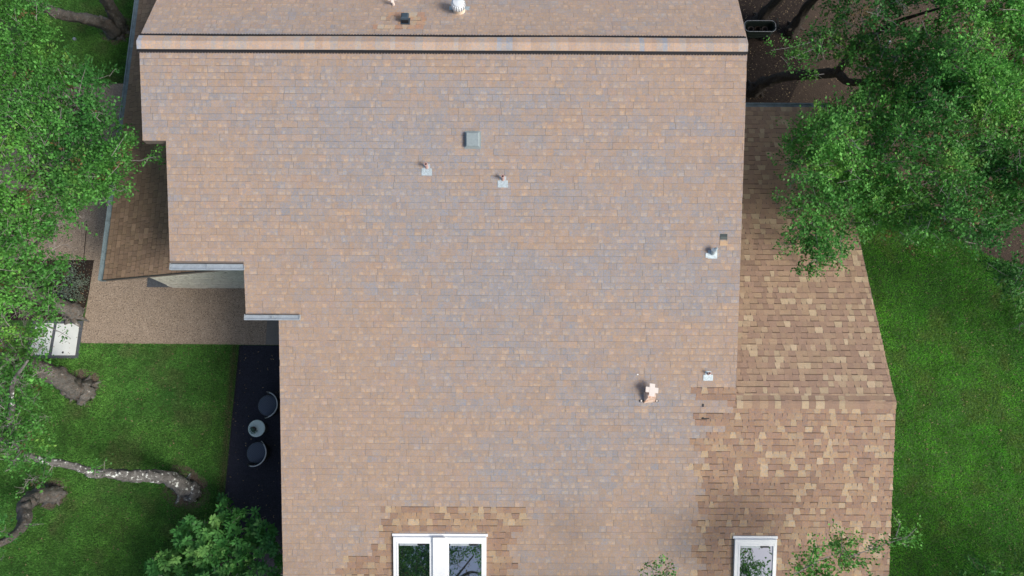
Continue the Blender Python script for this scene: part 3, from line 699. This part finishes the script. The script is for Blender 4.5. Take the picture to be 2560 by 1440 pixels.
# ------------------------------------------------------------------ foliage machinery
def leaves_mesh(C, D, U, L, W, cols):
    """C centres (n,3) base of leaf, D direction, U side vector; diamond leaf with a fold (2 triangles sharing midrib -> quad)"""
    n = len(C); tip = C+D*L[:, None]; mid = C+D*(L*.5)[:, None]
    N_ = np.cross(D, U); a = mid+U*W[:, None]+N_*(W*.25)[:, None]; b = mid-U*W[:, None]+N_*(W*.25)[:, None]
    V = np.stack([C, a, tip, b], 1).reshape(-1, 3); F = np.arange(4*n).reshape(-1, 4)
    return V, F, cols
def rand_unit(n, r, up=0.0):
    v = r.normal(size=(n, 3)); v[:, 2] += up; return v/np.linalg.norm(v, axis=1, keepdims=True)
DENS = 4.0; NLEAF = [0]
class Crown:
    def __init__(s, seed): s.r = np.random.default_rng(seed); s.V = []; s.F = []; s.C = []; s.off = 0; s.tw = MB(); s.bare = MB()
    def sprig(s, P, Dr, ln, nleaf, base_col, L=.06, Wd=.62, spread=.05, twigs=True):
        """arrays of sprigs: P (k,3) roots, Dr (k,3) directions, ln lengths; nleaf leaves each"""
        r = s.r; k = len(P); t = r.uniform(.12, 1.05, (k, nleaf)); rep = lambda a: np.repeat(a, nleaf, axis=0)
        bend = rep(r.normal(size=(k, 3))*.12); tt = t.ravel()[:, None]
        pos = rep(P)+rep(Dr)*tt*rep(ln[:, None])+bend*(tt**2)*rep(ln[:, None])
        pos += r.normal(size=pos.shape)*spread*(.6+.5*tt)*np.array([1, 1, .8])
        d = rep(Dr)*.85+rand_unit(len(pos), r, .15)*.75; d /= np.linalg.norm(d, axis=1, keepdims=True)
        nrm = rand_unit(len(pos), r, 1.3); u = np.cross(d, nrm); u /= np.linalg.norm(u, axis=1, keepdims=True)+1e-9
        Lh = L*r.uniform(.6, 1.25, len(pos)); W_ = Lh*Wd*.5
        col = rep(base_col)*r.uniform(.7, 1.35, (len(pos), 1)); 
        pale = r.random(len(pos)) < .05; col[pale] = col[pale]*1.35+.02
        V, F, c = leaves_mesh(pos, d, u, Lh, W_, col); s.V.append(V); s.F.append(F+s.off); s.C.append(c); s.off += len(V)
        if twigs:
            for i in range(0, k, 5):
                e = P[i]+Dr[i]*ln[i]*.85
                s.tw.tube([P[i]-Dr[i]*.12, (P[i]+e)/2+r.normal(size=3)*.02, e], [.006, .005, .002], 3, caps=False)
    def palette(s, n, X, Y, tone):
        r = s.r; a = fbm(X*.9, Y*.9, 41)[:, None]; y = np.clip((fbm(X*2.6, Y*2.6, 51)-.62)*6, 0, 1)[:, None]*r.random((n, 1))*.6
        a = np.clip((a-.5)*1.8+.5, 0, 1); c = np.array([.052, .190, .040])*(1-a)+np.array([.140, .390, .070])*a; c = c*(1-y)+np.array([.26, .42, .07])*y
        br = (r.random((n, 1)) < .03); c = np.where(br, np.array([.16, .12, .05]), c)
        return c*tone*r.uniform(.75, 1.25, (n, 1))
    def area(s, poly, dens, zt, depth, tone=1.0, seed=0, thresh=.30, nleaf=22, L=.074, ln=(.25, .62), edge=60., bare=.12, dome=1.0, layer=.9):
        """fill a px polygon (at height zt) with sprays; dens sprigs per m2 (plan)"""
        r = s.r; A = np.array([at(x, y, zt) for x, y in poly]); lo = A.min(0); hi = A.max(0)
        n = int((hi[0]-lo[0])*(hi[1]-lo[1])*dens*DENS); X = r.uniform(lo[0], hi[0], n); Y = r.uniform(lo[1], hi[1], n)
        k = inpoly(X, Y, [(a[0], a[1]) for a in A]); X = X[k]; Y = Y[k]
        dn = fbm(X*1.15, Y*1.15, seed+60)*.65+fbm(X*3, Y*3, seed+70)*.35
        k = r.random(len(X)) < np.clip((dn-thresh)*5, 0, 1); X = X[k]; Y = Y[k]; n = len(X)
        # distance to outline
        d = np.full(n, 9e9)
        for i in range(len(A)):
            p, q = A[i][:2], A[(i+1) % len(A)][:2]; v = q-p; t = np.clip(((X-p[0])*v[0]+(Y-p[1])*v[1])/(v@v+1e-9), 0, 1)
            d = np.minimum(d, np.hypot(X-p[0]-t*v[0], Y-p[1]-t*v[1]))
        lump = (fbm(X*1.3, Y*1.3, seed+80)-.5)*2.2
        z = zt+dome*(1-np.exp(-d/1.0))+lump*.85-r.exponential(depth*.35, n)-.3*dome
        z = np.maximum(z, .4)
        # keep plan position in the picture when the height changes
        pp = w2p(np.stack([X, Y, np.full(n, zt)], -1)); P = at_v(pp[:, 0], pp[:, 1], z)
        cen = np.array([A[:, 0].mean(), A[:, 1].mean()]); out = np.stack([X-cen[0], Y-cen[1]], -1); out /= np.linalg.norm(out, axis=1, keepdims=True)+1e-6
        D = np.concatenate([out*.55*np.exp(-d/1.2)[:, None], np.full((n, 1), .25)], 1)+rand_unit(n, r)*.75; D /= np.linalg.norm(D, axis=1, keepdims=True)
        c = s.palette(n, X, Y, tone)
        s.sprig(P-D*.15, D, r.uniform(ln[0], ln[1], n), nleaf, c, L)
        nb_ = int(n*bare/DENS)
        for i in range(nb_):
            j = r.integers(n); p0 = P[j]+np.array([0, 0, r.uniform(-.35, .2)]); dd = unit(rand_unit(1, r)[0]*np.array([1, 1, .4])); l = r.uniform(.18, .5)
            pts_ = [p0]; dcur = dd
            for q in range(4): dcur = unit(dcur+r.normal(size=3)*.35); pts_.append(pts_[-1]+dcur*l/4)
            s.bare.tube(pts_, [.009, .007, .005, .004, .002], 3, caps=False)
            for q in range(6):
                m_ = pts_[1+q % 3]; d2 = unit(dd*.6+r.normal(size=3)*.8); e_ = m_+d2*l*.3; s.bare.tube([m_, e_, e_+unit(d2+r.normal(size=3)*.6)*l*.22], [.004, .003, .0015], 3, caps=False)
        return P
    def bough(s, path, tone=1.0, w=.16, dens=16, nleaf=22, L=.06, wood=.012):
        r = s.r; pts = [at(*p) for p in path]; seglen = [np.linalg.norm(pts[i+1]-pts[i]) for i in range(len(pts)-1)]
        for i in range(len(pts)-1):
            n = max(2, int(seglen[i]*dens)); t = r.random(n)[:, None]; P = pts[i]*(1-t)+pts[i+1]*t+r.normal(size=(n, 3))*w*.5
            ax = unit(pts[i+1]-pts[i]); D = ax*.6+rand_unit(n, r, .2)*.8; D /= np.linalg.norm(D, axis=1, keepdims=True)
            s.sprig(P, D, r.uniform(.12, .28, n), nleaf, s.palette(n, P[:, 0], P[:, 1], tone), L, spread=.05)
        s.tw.tube(pts, np.linspace(wood, wood*.3, len(pts)), 5)
    def finish(s, tree):
        o = raw_mesh('foliage', np.concatenate(s.V), np.concatenate(s.F), M['leaf'], tree, np.concatenate(s.C))
        NLEAF[0] += s.off//4; o['kind'] = 'stuff'
        if s.tw.v: s.tw.build('twigs', M['twig'], tree)['kind'] = 'stuff'
        if s.bare.v: s.bare.build('bare_twigs', M['twig'], tree)['kind'] = 'stuff'
        return o
def smooth_path(P, n=6):
    P = [np.asarray(p, float) for p in P]; out = []; Q = [2*P[0]-P[1]]+P+[2*P[-1]-P[-2]]
    for i in range(1, len(Q)-2):
        for k in range(n):
            t = k/n; a, b, c, d = Q[i-1], Q[i], Q[i+1], Q[i+2]
            out.append(.5*((2*b)+(c-a)*t+(2*a-5*b+4*c-d)*t*t+(3*b-a-3*c+d)*t**3))
    out.append(P[-1]); return out
def limb(mb, path, seg=20, rough=.30):
    P = smooth_path([np.append(at(*p[:3]), p[3]) for p in path], 7)
    jr = np.random.default_rng(int(abs(path[0][0])*7+abs(path[0][1])))
    rr_ = [max(p[3]*(1+jr.normal()*.045), .004) for p in P]
    mb.tube([p[:3]+jr.normal(size=3)*p[3]*.05 for p in P], rr_, seg, rough=rough)
    for i in range(4, len(P)-3, 6):                     # knots and broken stubs
        if P[i][3] > .07 and jr.random() < .6:
            w = jr.uniform(0, 6.28); d = unit([math.cos(w), math.sin(w), jr.uniform(.2, 1)]); p0 = P[i][:3]+d*P[i][3]*.6; l = P[i][3]*jr.uniform(.55, .9)
            mb.tube([p0, p0+d*l], [P[i][3]*.42, P[i][3]*.26], 9, rough=.3)
def roots(mb, b, r0, seed):
    jr = np.random.default_rng(seed)
    for k in range(6):
        w = k*1.05+jr.uniform(-.3, .3); l = r0*jr.uniform(1.7, 2.6); d = np.array([math.cos(w), math.sin(w), 0]); e = np.array([-d[1], d[0], 0])*jr.uniform(-.3, .3)*l
        mb.tube([b+d*r0*.35+[0, 0, .13], b+d*r0*1.0+[0, 0, .045], b+d*l*.75+e*.5+[0, 0, .0], b+d*l+e+[0, 0, -.03]], [r0*.42, r0*.26, r0*.13, r0*.04], 8, rough=.25)
def tree(name, label, bpx, limbs, barkm, fn, seed, group=None):
    b = at(bpx[0], bpx[1], 0); t = thing(name, label, 'tree', group, loc=tuple(b))
    mb = MB()
    for q_, l in enumerate(limbs):
        if l[0][2] < 0: l = [(l[0][0]+4, l[0][1]+3, -.1, l[0][3]*1.15), (l[0][0], l[0][1], .06, l[0][3]*1.02)]+l[1:]
        limb(mb, l)
    roots(mb, b, limbs[0][0][3], seed)
    mb.build('trunk', M[barkm], t, True)
    c = Crown(seed); fn(c); c.finish(t); return t

# ---- trees on the left
OFF = -170
tree('oak_tree', 'oak with two bare grey trunks rising from the top left lawn', (292, 76),
     [[(290, 78, -.05, .26), (262, 62, .7, .17), (225, 50, 1.5, .15), (180, 42, 2.2, .13), (140, 32, 3.0, .12), (60, 0, 4.2, .08)],
      [(298, 70, -.05, .24), (285, 35, .8, .16), (262, -5, 1.8, .14), (230, -60, 3.2, .11)]], 'bark',
     lambda c: (c.area([(OFF, -120), (190, -120), (120, 25), (133, 50), (128, 90), (90, 130), (40, 180), (OFF, 230)], 34, 5.4, 1.4, 1.0, 1, bare=.1)), 11)
def cB(c):
    c.area([(OFF, 150), (40, 190), (90, 130), (140, 125), (200, 165), (262, 190), (240, 235), (262, 290), (296, 310), (310, 350), (325, 400), (318, 440), (280, 480), (228, 500), (190, 535), (140, 570), (120, 620), (170, 650), (150, 690), (60, 720), (OFF, 760)], 44, 5.2, 1.6, 1.0, 2, thresh=.315, bare=.14)
    c.bough([(300, 350, 5.0), (320, 355, 5.0), (334, 344, 5.1)], 1.1, .10); c.bough([(300, 400, 5.0), (350, 402, 5.0), (392, 390, 5.05), (404, 388, 5.1)], 1.1, .11)
    c.bough([(180, 190, 5), (250, 196, 5), (272, 188, 5)], 1.0, .1); c.bough([(240, 460, 4.8), (300, 478, 4.8), (322, 470, 4.8)], 1., .12); c.bough([(150, 640, 4.3), (185, 645, 4.3)], 1., .1)
tree('oak_tree', 'big bushy oak overhanging the path and the left side roof', (185, 792),
     [[(186, 780, -.05, .22), (160, 766, .5, .17), (116, 748, 1.2, .16), (70, 730, 2.0, .15), (10, 690, 3.0, .13), (0, 560, 4.2, .08), (100, 420, 4.9, .04)], [(40, 715, 2.6, .08), (60, 640, 3.8, .05), (150, 560, 4.6, .025)]], 'bark', cB, 12)
def cC(c):
    c.area([(OFF, 715), (50, 715), (130, 735), (150, 775), (108, 805), (112, 850), (95, 900), (100, 945), (60, 1000), (OFF, 1050)], 40, 4.4, 1.4, .95, 3, thresh=.27, bare=1.4)
    c.bough([(80, 800, 4.0), (150, 830, 4.0), (176, 845, 4.0)], .8, .10, dens=8, nleaf=10)
tree('oak_tree', 'leaning oak with grey mossy twigs, below the white slabs', (205, 970),
     [[(215, 977, -.05, .27), (185, 972, .35, .24), (150, 945, 1.1, .23), (105, 925, 1.9, .20), (40, 900, 2.8, .14), (0, 850, 3.6, .08)]], 'bark', cC, 13)
def cD(c):
    c.area([(OFF, 1020), (30, 1040), (90, 1035), (110, 1110), (130, 1160), (120, 1205), (40, 1220), (OFF, 1260)], 26, 4.5, .9, .9, 4, thresh=.35, bare=1.2, nleaf=20)
    c.area([(OFF, 930), (70, 930), (95, 1000), (60, 1060), (OFF, 1060)], 18, 4.9, .8, .9, 5, thresh=.38, bare=2.0, nleaf=18)
    c.bough([(236, 1188, 2.7), (240, 1170, 2.9), (262, 1160, 3.0)], 1.1, .07, dens=14, nleaf=10); c.bough([(140, 1150, 3.3), (100, 1215, 3.4)], .9, .12, dens=10)
tree('oak_tree', 'low leaning oak with a lichen spotted limb reaching across the lawn', (462, 1222),
     [[(478, 1228, -.05, 0.232), (455, 1215, .35, 0.189), (425, 1195, .85, 0.163), (380, 1190, 1.35, 0.142), (330, 1190, 1.8, 0.129), (288, 1184, 2.2, 0.112), (262, 1182, 2.4, 0.086), (238, 1185, 2.6, 0.095), (200, 1170, 2.85, 0.086), (150, 1158, 3.2, 0.082), (95, 1148, 3.5, 0.069), (48, 1125, 3.8, 0.060), (22, 1085, 4.2, 0.056), (30, 1020, 4.6, 0.052), (32, 960, 5.0, 0.043), (70, 900, 5.3, 0.017)],
      [(40, 1115, 3.9, 0.052), (0, 1098, 4.2, 0.043), (-80, 1080, 4.6, 0.026)], [(370, 1188, 1.4, 0.043), (368, 1184, 1.62, 0.039)], [(300, 1186, 2.1, 0.052), (296, 1182, 2.28, 0.043)]], 'lichen_bark', cD, 14)
def cE(c):
    c.area([(OFF, 1270), (0, 1275), (22, 1300), (10, 1340), (30, 1400), (OFF, 1440)], 16, 3.8, .9, .9, 6, thresh=.4, nleaf=20, bare=.5)
    c.bough([(60, 1310, 2.2), (110, 1310, 2.2)], .8, .08, dens=7, nleaf=8)
tree('oak_tree', 'short crooked oak trunk at the lower left corner of the lawn', (132, 1236),
     [[(138, 1236, -.05, .20), (110, 1236, .4, .18), (78, 1246, .8, .18), (62, 1270, 1.1, .17), (62, 1300, 1.4, .14), (42, 1330, 1.8, .10), (0, 1358, 2.3, .08), (-80, 1380, 3, .05)]], 'bark', cE, 15)
# ---- right side trees
def cF(c):
    c.area([(2010, 300), (2100, 262), (2160, 215), (2260, 215), (2380, 190), (2560, 170), (2700, 150), (2700, 520), (2560, 545), (2510, 570), (2490, 612), (2420, 600), (2340, 588), (2290, 590), (2200, 560), (2150, 590), (2110, 640), (2060, 650), (2030, 640), (1990, 590), (2010, 540), (1975, 510), (1990, 430), (1965, 360)], 42, 5.6, 1.8, 1.0, 7, thresh=.22, bare=.12, dome=.8)
    for p in ([(2010, 580, 4.9), (1975, 612, 4.9), (1948, 604, 4.9)], [(2040, 640, 4.9), (2045, 668, 4.9), (2040, 684, 4.9)], [(2010, 520, 5.1), (1960, 530, 5.1), (1946, 510, 5.1)], [(2040, 390, 5.3), (1985, 405, 5.3), (1952, 412, 5.3)], [(2030, 330, 5.3), (1985, 345, 5.3), (1962, 372, 5.3)], [(2080, 640, 4.8), (2105, 665, 4.8)], [(2250, 580, 4.9), (2295, 615, 4.9)], [(2330, 580, 4.9), (2350, 600, 4.9)], [(2050, 640, 4.7), (1990, 682, 4.7)]): c.bough(p, .95, .12)
tree('oak_tree', 'spreading oak whose crown covers the newer side roof', (1888, 224),
     [[(1884, 228, -.05, .20), (1910, 208, .6, .15), (1950, 195, 1.1, .13), (2000, 188, 1.7, .125), (2050, 184, 2.1, .12), (2095, 184, 2.4, .12), (2125, 205, 2.7, .09), (2250, 215, 3.4, .09), (2380, 300, 4.4, .06), (2420, 420, 5.0, .035)],
      [(2092, 184, 2.4, .10), (2112, 155, 2.7, .10), (2140, 122, 3.2, .085), (2230, 60, 4.2, .05), (2350, 20, 5.2, .02)], [(2250, 215, 3.4, .07), (2200, 360, 4.4, .05), (2100, 520, 5.0, .025)], [(2125, 205, 2.7, .05), (2160, 208, 2.9, .04)]], 'dark_bark', cF, 16)
def cG(c):
    c.area([(2060, -120), (2420, -120), (2380, 60), (2340, 150), (2240, 200), (2160, 190), (2110, 150), (2000, 150), (1985, 110), (2050, 70), (2085, 20)], 34, 5.2, 1.6, .88, 9, thresh=.28, bare=.3)
    c.bough([(2050, 100, 4.8), (1980, 118, 4.8), (1928, 126, 4.8)], .95, .1, dens=12); c.bough([(2040, 120, 4.8), (1990, 140, 4.8), (1965, 152, 4.8)], .95, .1, dens=12); c.bough([(2060, 185, 4.6), (2020, 190, 4.6)], .8, .1)
tree('oak_tree', 'dark stemmed oak beside the garden cart at the top edge', (1900, 52),
     [[(1893, 58, -.05, .20), (1915, 30, .6, .15), (1950, -5, 1.3, .13), (2010, -50, 2.4, .11), (2150, -60, 4.0, .08), (2250, 40, 4.8, .04)]], 'dark_bark', cG, 17)
def cH(c):
    c.area([(2330, -120), (2720, -120), (2720, 230), (2560, 230), (2420, 240), (2320, 180), (2360, 60)], 40, 5.9, 1.5, 1.05, 10, thresh=.27, bare=.12)
tree('oak_tree', 'bright green oak crown filling the top right corner', (1985, 72),
     [[(1978, 82, -.05, .18), (1998, 50, .6, .14), (2030, 5, 1.4, .12), (2120, -60, 2.8, .10), (2350, -40, 4.4, .08), (2500, 80, 5.2, .04)]], 'dark_bark', cH, 18)
def cJ(c):
    c.area([(2500, 670), (2530, 660), (2640, 640), (2900, 650), (2950, 900), (2700, 900), (2570, 800), (2530, 750), (2500, 720)], 26, 4.6, 1.4, .75, 12, thresh=.30, bare=.1)
    c.area([(3000, 620), (3500, 620), (3600, 1000), (3080, 900)], 14, 5.2, 1.4, .8, 26, thresh=.24, bare=.03)
    c.bough([(2540, 700, 4.4), (2500, 680, 4.4), (2466, 656, 4.4)], .8, .09)
tree('oak_tree', 'dark oak branch reaching in at the right edge over the lawn', (2760, 900), [[(2760, 900, -.05, .25), (2780, 850, 1.5, .18), (2720, 780, 3.2, .1), (2560, 715, 4.4, .03)]], 'dark_bark', cJ, 19)
def cK(c):
    c.area([(2400, 1440), (2430, 1415), (2500, 1405), (2560, 1370), (2700, 1400), (2900, 1550), (2900, 1800), (2400, 1800)], 22, 3.6, 1.5, .8, 13, thresh=.3, bare=.1)
    c.area([(3150, 1640), (3600, 1600), (3600, 2100), (3100, 2100)], 14, 4.6, 1.4, .8, 27, thresh=.24, bare=.03)
tree('oak_tree', 'dark leafy tree top in the lower right corner', (2700, 1560), [[(2700, 1560, -.05, .25), (2690, 1550, 1.5, .15), (2600, 1500, 3.0, .07)]], 'dark_bark', cK, 20)
def cI(c):
    c.area([(1905, 1450), (1950, 1405), (2000, 1400), (2030, 1375), (2100, 1345), (2130, 1360), (2150, 1395), (2185, 1410), (2200, 1450), (2230, 1460), (2230, 1560), (1880, 1560)], 26, 5.0, .7, .85, 14, thresh=.42, bare=.3, nleaf=20)
    for p in ([(2100, 1400, 5), (2200, 1365, 5), (2260, 1345, 5), (2285, 1335, 5)], [(2240, 1340, 5), (2250, 1310, 5), (2245, 1296, 5)], [(2100, 1400, 5), (2105, 1350, 5.1), (2098, 1330, 5.1)], [(2170, 1370, 5), (2195, 1350, 5)], [(2260, 1350, 5.), (2292, 1320, 5)],
              [(1650, 1500, 5), (1632, 1430, 5), (1620, 1395, 5)], [(1660, 1500, 5), (1668, 1430, 5), (1664, 1400, 5)], [(1640, 1480, 5), (1690, 1440, 5)], [(1600, 1460, 5), (1610, 1425, 5)], [(1960, 1450, 5), (2050, 1400, 5.1), (2130, 1370, 5.1)]): c.bough(p, .95, .08, dens=14, nleaf=14)
    c.area([(1500, 1950), (2000, 1880), (2280, 1900), (2320, 2150), (2280, 2600), (1500, 2700)], 26, 6.4, 1.6, .9, 15, thresh=.24, bare=.06)
tree('oak_tree', 'oak whose branch tips cross the lower right skylight', (2050, 2150),
     [[(2050, 2150, -.05, .30), (2080, 2050, 2.0, .2), (2100, 1800, 4.2, .1), (2150, 1450, 5.0, .03)], [(2080, 2050, 2.0, .14), (1800, 1800, 4.4, .08), (1650, 1500, 5.0, .015)]], 'bark', cI, 21)
def cS(c):
    c.area([(500, 1950), (900, 1880), (960, 2200), (975, 2500), (940, 3000), (450, 3000)], 40, 7.5, 1.8, .9, 18, thresh=.2, bare=.06); c.area([(930, 2000), (1160, 2000), (1160, 2950), (930, 2950)], 26, 7.8, .9, .9, 19, thresh=.37, bare=.3)
tree('oak_tree', 'tall oak standing just below the frame, mirrored in the double skylight', (760, 2100),
     [[(760, 2100, -.05, .35), (760, 2150, 2.5, .25), (800, 2300, 5.5, .12), (1000, 2400, 7.6, .05), (1120, 2450, 7.9, .02)], [(800, 2300, 5.5, .08), (1080, 2250, 7.7, .02)]], 'bark', cS, 22)

# shrub with broad leaves, bottom left
b = at(560, 1420, 0); t = thing('leafy_shrub', 'broad leaved green shrub with lime tips at the end of the black gravel strip', 'shrub', loc=tuple(b)); c = Crown(30)
def broad(c, poly, dens, zt, colf, L, seed, nleaf=15, dz=.9):
    r = c.r; A = np.array([at(x, y, zt) for x, y in poly]); lo = A.min(0); hi = A.max(0); n = int((hi[0]-lo[0])*(hi[1]-lo[1])*dens)
    X = r.uniform(lo[0], hi[0], n); Y = r.uniform(lo[1], hi[1], n); k = inpoly(X, Y, [(a[0], a[1]) for a in A]); X = X[k]; Y = Y[k]; n = len(X)
    z = zt-r.exponential(dz*.4, n)+(fbm(X*2, Y*2, seed)-.5)*.8; z = np.maximum(z, .15); pp = w2p(np.stack([X, Y, np.full(n, zt)], -1)); P = at_v(pp[:, 0], pp[:, 1], z)
    # rosettes: leaves radiating, slightly drooping
    for i in range(n):
        m = nleaf; w = r.uniform(0, 6.28)+np.arange(m)*2.4; el = r.uniform(-.1, .6, m)
        ax = unit(np.array([0, 0, 1])+r.normal(size=3)*.45); a = unit(np.cross(ax, [1, .2, 0])); bb = np.cross(ax, a)
        D = np.cos(el)[:, None]*(np.cos(w)[:, None]*a+np.sin(w)[:, None]*bb)+np.sin(el)[:, None]*ax
        st_ = P[i]+ax*(np.arange(m)[:, None]/m-.6)*.16+D*.015; U = np.cross(D, ax); U /= np.linalg.norm(U, axis=1, keepdims=True)+1e-9
        Lh = L*r.uniform(.7, 1.2, m); cb = colf(X[i], Y[i]); V, F, cc = leaves_mesh(st_, D, U, Lh, Lh*.24, cb*r.uniform(.75, 1.25, (m, 1)))
        c.V.append(V); c.F.append(F+c.off); c.C.append(cc); c.off += len(V)
        if i % 2 == 0: c.tw.tube([P[i]-ax*.35, P[i]], [.007, .004], 3, caps=False)
LIM = [at(430, 1400, 1.6)[:2], at(530, 1312, 1.6)[:2], at(500, 1385, 1.6)[:2]]
def shr(x, y):
    g_ = np.array([.065, .220, .050]); k = sum(math.exp(-((x-l[0])**2+(y-l[1])**2)/.035) for l in LIM)
    k = min(1, k)*.8+(.35 if random.random() < .10 else 0); return g_*(1-k)+np.array([.26, .50, .13])*k
broad(c, [(372, 1450), (362, 1410), (400, 1385), (440, 1370), (438, 1310), (470, 1300), (520, 1290), (545, 1235), (575, 1250), (600, 1270), (650, 1280), (685, 1330), (705, 1400), (705, 1560), (360, 1560)], 62, 1.6, shr, .135, 3)
c.finish(t)
mb = MB()
for k in range(7):
    w = k*.9; mb.tube([b+np.array([.05*math.cos(w), .05*math.sin(w), 0]), b+np.array([.3*math.cos(w), .3*math.sin(w), .6]), b+np.array([.7*math.cos(w), .7*math.sin(w), 1.2])], [.022, .016, .008], 6)
mb.build('stems', M['bark'], t)
# bed plants
def plant(name, label, cat, px, py, colr, n, rad, h, L, W, group=None, spiky=False, seed=1):
    b = at(px, py, 0); t = thing(name, label, cat, group, loc=tuple(b)); r = np.random.default_rng(seed)
    if spiky:
        w = r.uniform(0, 6.28, n); el = r.uniform(.15, 1.2, n); D = np.stack([np.cos(el)*np.cos(w), np.cos(el)*np.sin(w), np.sin(el)], -1); C = np.repeat(b[None]+np.array([[0, 0, .05]]), n, 0)+D*.03
    else:
        C = b+np.stack([r.normal(size=n)*rad*.5, r.normal(size=n)*rad*.5, r.uniform(.05, h, n)], -1); D = rand_unit(n, r, .5)
    U = np.cross(D, np.array([0, 0, 1.])); U /= np.linalg.norm(U, axis=1, keepdims=True)+1e-9
    Lh = L*r.uniform(.7, 1.15, n); V, F, cc = leaves_mesh(C, D, U, Lh, np.full(n, W), np.array(colr)*r.uniform(.65, 1.35, (n, 1)))
    raw_mesh('leaves', V, F, M['leaf'], t, cc)
    mb = MB()
    for k in range(6):
        w_ = k*1.05; mb.tube([b, b+np.array([math.cos(w_)*rad*.4, math.sin(w_)*rad*.4, h*.7])], [.008, .004], 4)
    mb.build('stems', M['twig'], t); return t
plant('yucca', 'spiky green yucca in the mulch bed by the path', 'yucca', 133, 705, (.10, .22, .05), 90, .1, .3, .55, .014, spiky=True, seed=5)
plant('yucca', 'dark spiky yucca beside the tree base in the mulch bed', 'yucca', 88, 738, (.05, .12, .05), 90, .1, .3, .5, .013, spiky=True, seed=6)
plant('sage_shrub', 'silvery leaved shrub at the top of the mulch bed', 'shrub', 185, 685, (.17, .24, .18), 420, .38, .4, .05, .012, 'silvery shrubs in the mulch bed', seed=7)
plant('sage_shrub', 'silvery leaved shrub hugging the path edge of the mulch bed', 'shrub', 208, 712, (.17, .23, .17), 320, .26, .35, .045, .011, 'silvery shrubs in the mulch bed', seed=8)
plant('sage_shrub', 'silvery leaved shrub next to the oak root in the mulch bed', 'shrub', 172, 735, (.15, .22, .17), 420, .36, .4, .05, .012, 'silvery shrubs in the mulch bed', seed=9)
plant('sage_shrub', 'small silvery leaved shrub lowest in the mulch bed', 'shrub', 205, 745, (.15, .20, .14), 160, .2, .25, .045, .011, 'silvery shrubs in the mulch bed', seed=10)
# the plant in the pot on the table
pb = np.array([pc[0], pc[1], .60]); r = np.random.default_rng(3); n = 150; w = r.uniform(2.2, 6.0, n); rr = r.uniform(.0, .13, n)
C = pb+np.stack([np.cos(w)*rr, np.sin(w)*rr, .03-rr*.35], -1); D = rand_unit(n, r, .2); U = np.cross(D, [0, 0, 1.]); U /= np.linalg.norm(U, axis=1, keepdims=True)+1e-9
pt = [o for o in COL.objects if o.name == 'potted_plant'][0]
V, F, cc = leaves_mesh(C, D, U, np.full(n, .035), np.full(n, .008), np.array([.10, .19, .14])*r.uniform(.6, 1.4, (n, 1))); raw_mesh('leaves', V, F, M['leaf'], pt, cc)

# ------------------------------------------------------------------ garden cart beside the house
c0 = at(1900, 66, .55); cx, cy = c0[0], c0[1]; t = thing('garden_cart', 'black oblong garden cart holding empty plant pots beside the roof', 'cart', loc=(cx, cy, .01))
def stadium(hx, hy, z, n=9):
    P = []
    for sx, sy, a in ((1, 1, 0), (-1, 1, 90), (-1, -1, 180), (1, -1, 270)):
        rr_ = min(hx, hy)*.75
        for k in range(n): w = R(a+90*k/(n-1)); P.append(np.array([cx+sx*(hx-rr_)+rr_*math.cos(w), cy+sy*(hy-rr_)+rr_*math.sin(w), z]))
    return P
mb = MB(); rings = [stadium(.40, .13, .12), stadium(.43, .155, .35), stadium(.455, .175, .55), stadium(.435, .155, .55), stadium(.41, .135, .30), stadium(.39, .12, .20)]; n = len(rings[0])
V = [p for q in rings for p in q]; F = [(i*n+k, i*n+(k+1) % n, (i+1)*n+(k+1) % n, (i+1)*n+k) for i in range(len(rings)-1) for k in range(n)]+[tuple(range(5*n, 6*n)), tuple(reversed(range(n)))]
mb.shared(V, F); mb.build('tub', M['green_metal'], t, False)
for z_, hx in ((.57, .47), (.40, .45), (.26, .43)):
    mb = MB(); mb.tube(stadium(hx, .185 if z_ > .5 else .17, z_), .008, 6, closed=True); mb.build('rail', M['rim'] if z_ > .5 else M['green_metal'], t)
for s in (-1, 1):
    mb = MB(); mb.lathe([(.05, -.02), (.12, -.02), (.12, .02), (.05, .02)], (cx+s*.28, cy-.14, .12), 18, axis=np.array([[1, 0, 0], [0, 0, 1], [0, 1, 0.]])); mb.build('wheel', M['dark'], t)
mb = MB(); mb.tube([(cx+.40, cy+.1, .55), (cx+.47, cy+.16, .75), (cx+.47, cy-.12, .75), (cx+.40, cy-.1, .55)], .010, 6); mb.build('handle', M['green_metal'], t)
for i, (dx, lb) in enumerate(((.20, 'empty dark plant pot at the right end inside the garden cart'), (-.02, 'dark plant pot with dry stems in the middle of the garden cart'), (-.23, 'dark plant pot at the left end inside the garden cart'))):
    mb = MB(); mb.lathe([(0, 0), (.06, 0), (.085, .18), (.095, .18), (.095, .20), (.078, .20), (.06, .06), (0, .06)], (cx+dx, cy, .21), 20); o = mb.build('plant_pot', M['terracotta'] if i != 1 else M['soil']); tag(o, lb, 'pot', 'pots in the garden cart')
# slim post among the branches
P = at(2174, 178, 0); t = thing('garden_post', 'slim grey green post standing in the bark mulch under the oaks', 'post', loc=tuple(P)); mb = MB(); mb.tube([P, P+np.array([0, .25, 1.2])], .022, 10); mb.build('pole', M['gutter'], t)
mb = MB(); mb.lathe([(.0, .06), (.03, .05), (.035, 0)], P+np.array([0, .25, 1.19]), 12); mb.build('finial', M['gutter'], t)
# sprinkler
P = at(188, 99, .0); t = thing('sprinkler_head', 'small round sprinkler head in the shaded top left lawn', 'sprinkler', loc=tuple(P)); mb = MB(); mb.lathe([(.05, 0), (.05, .06), (.03, .07), (0, .07)], P, 16); mb.build('cap', M['plastic'], t)
mb = MB(); mb.lathe([(.012, .07), (.012, .085), (0, .086)], P, 10); mb.build('nozzle', M['rim'], t)

print('LEAVES', NLEAF)
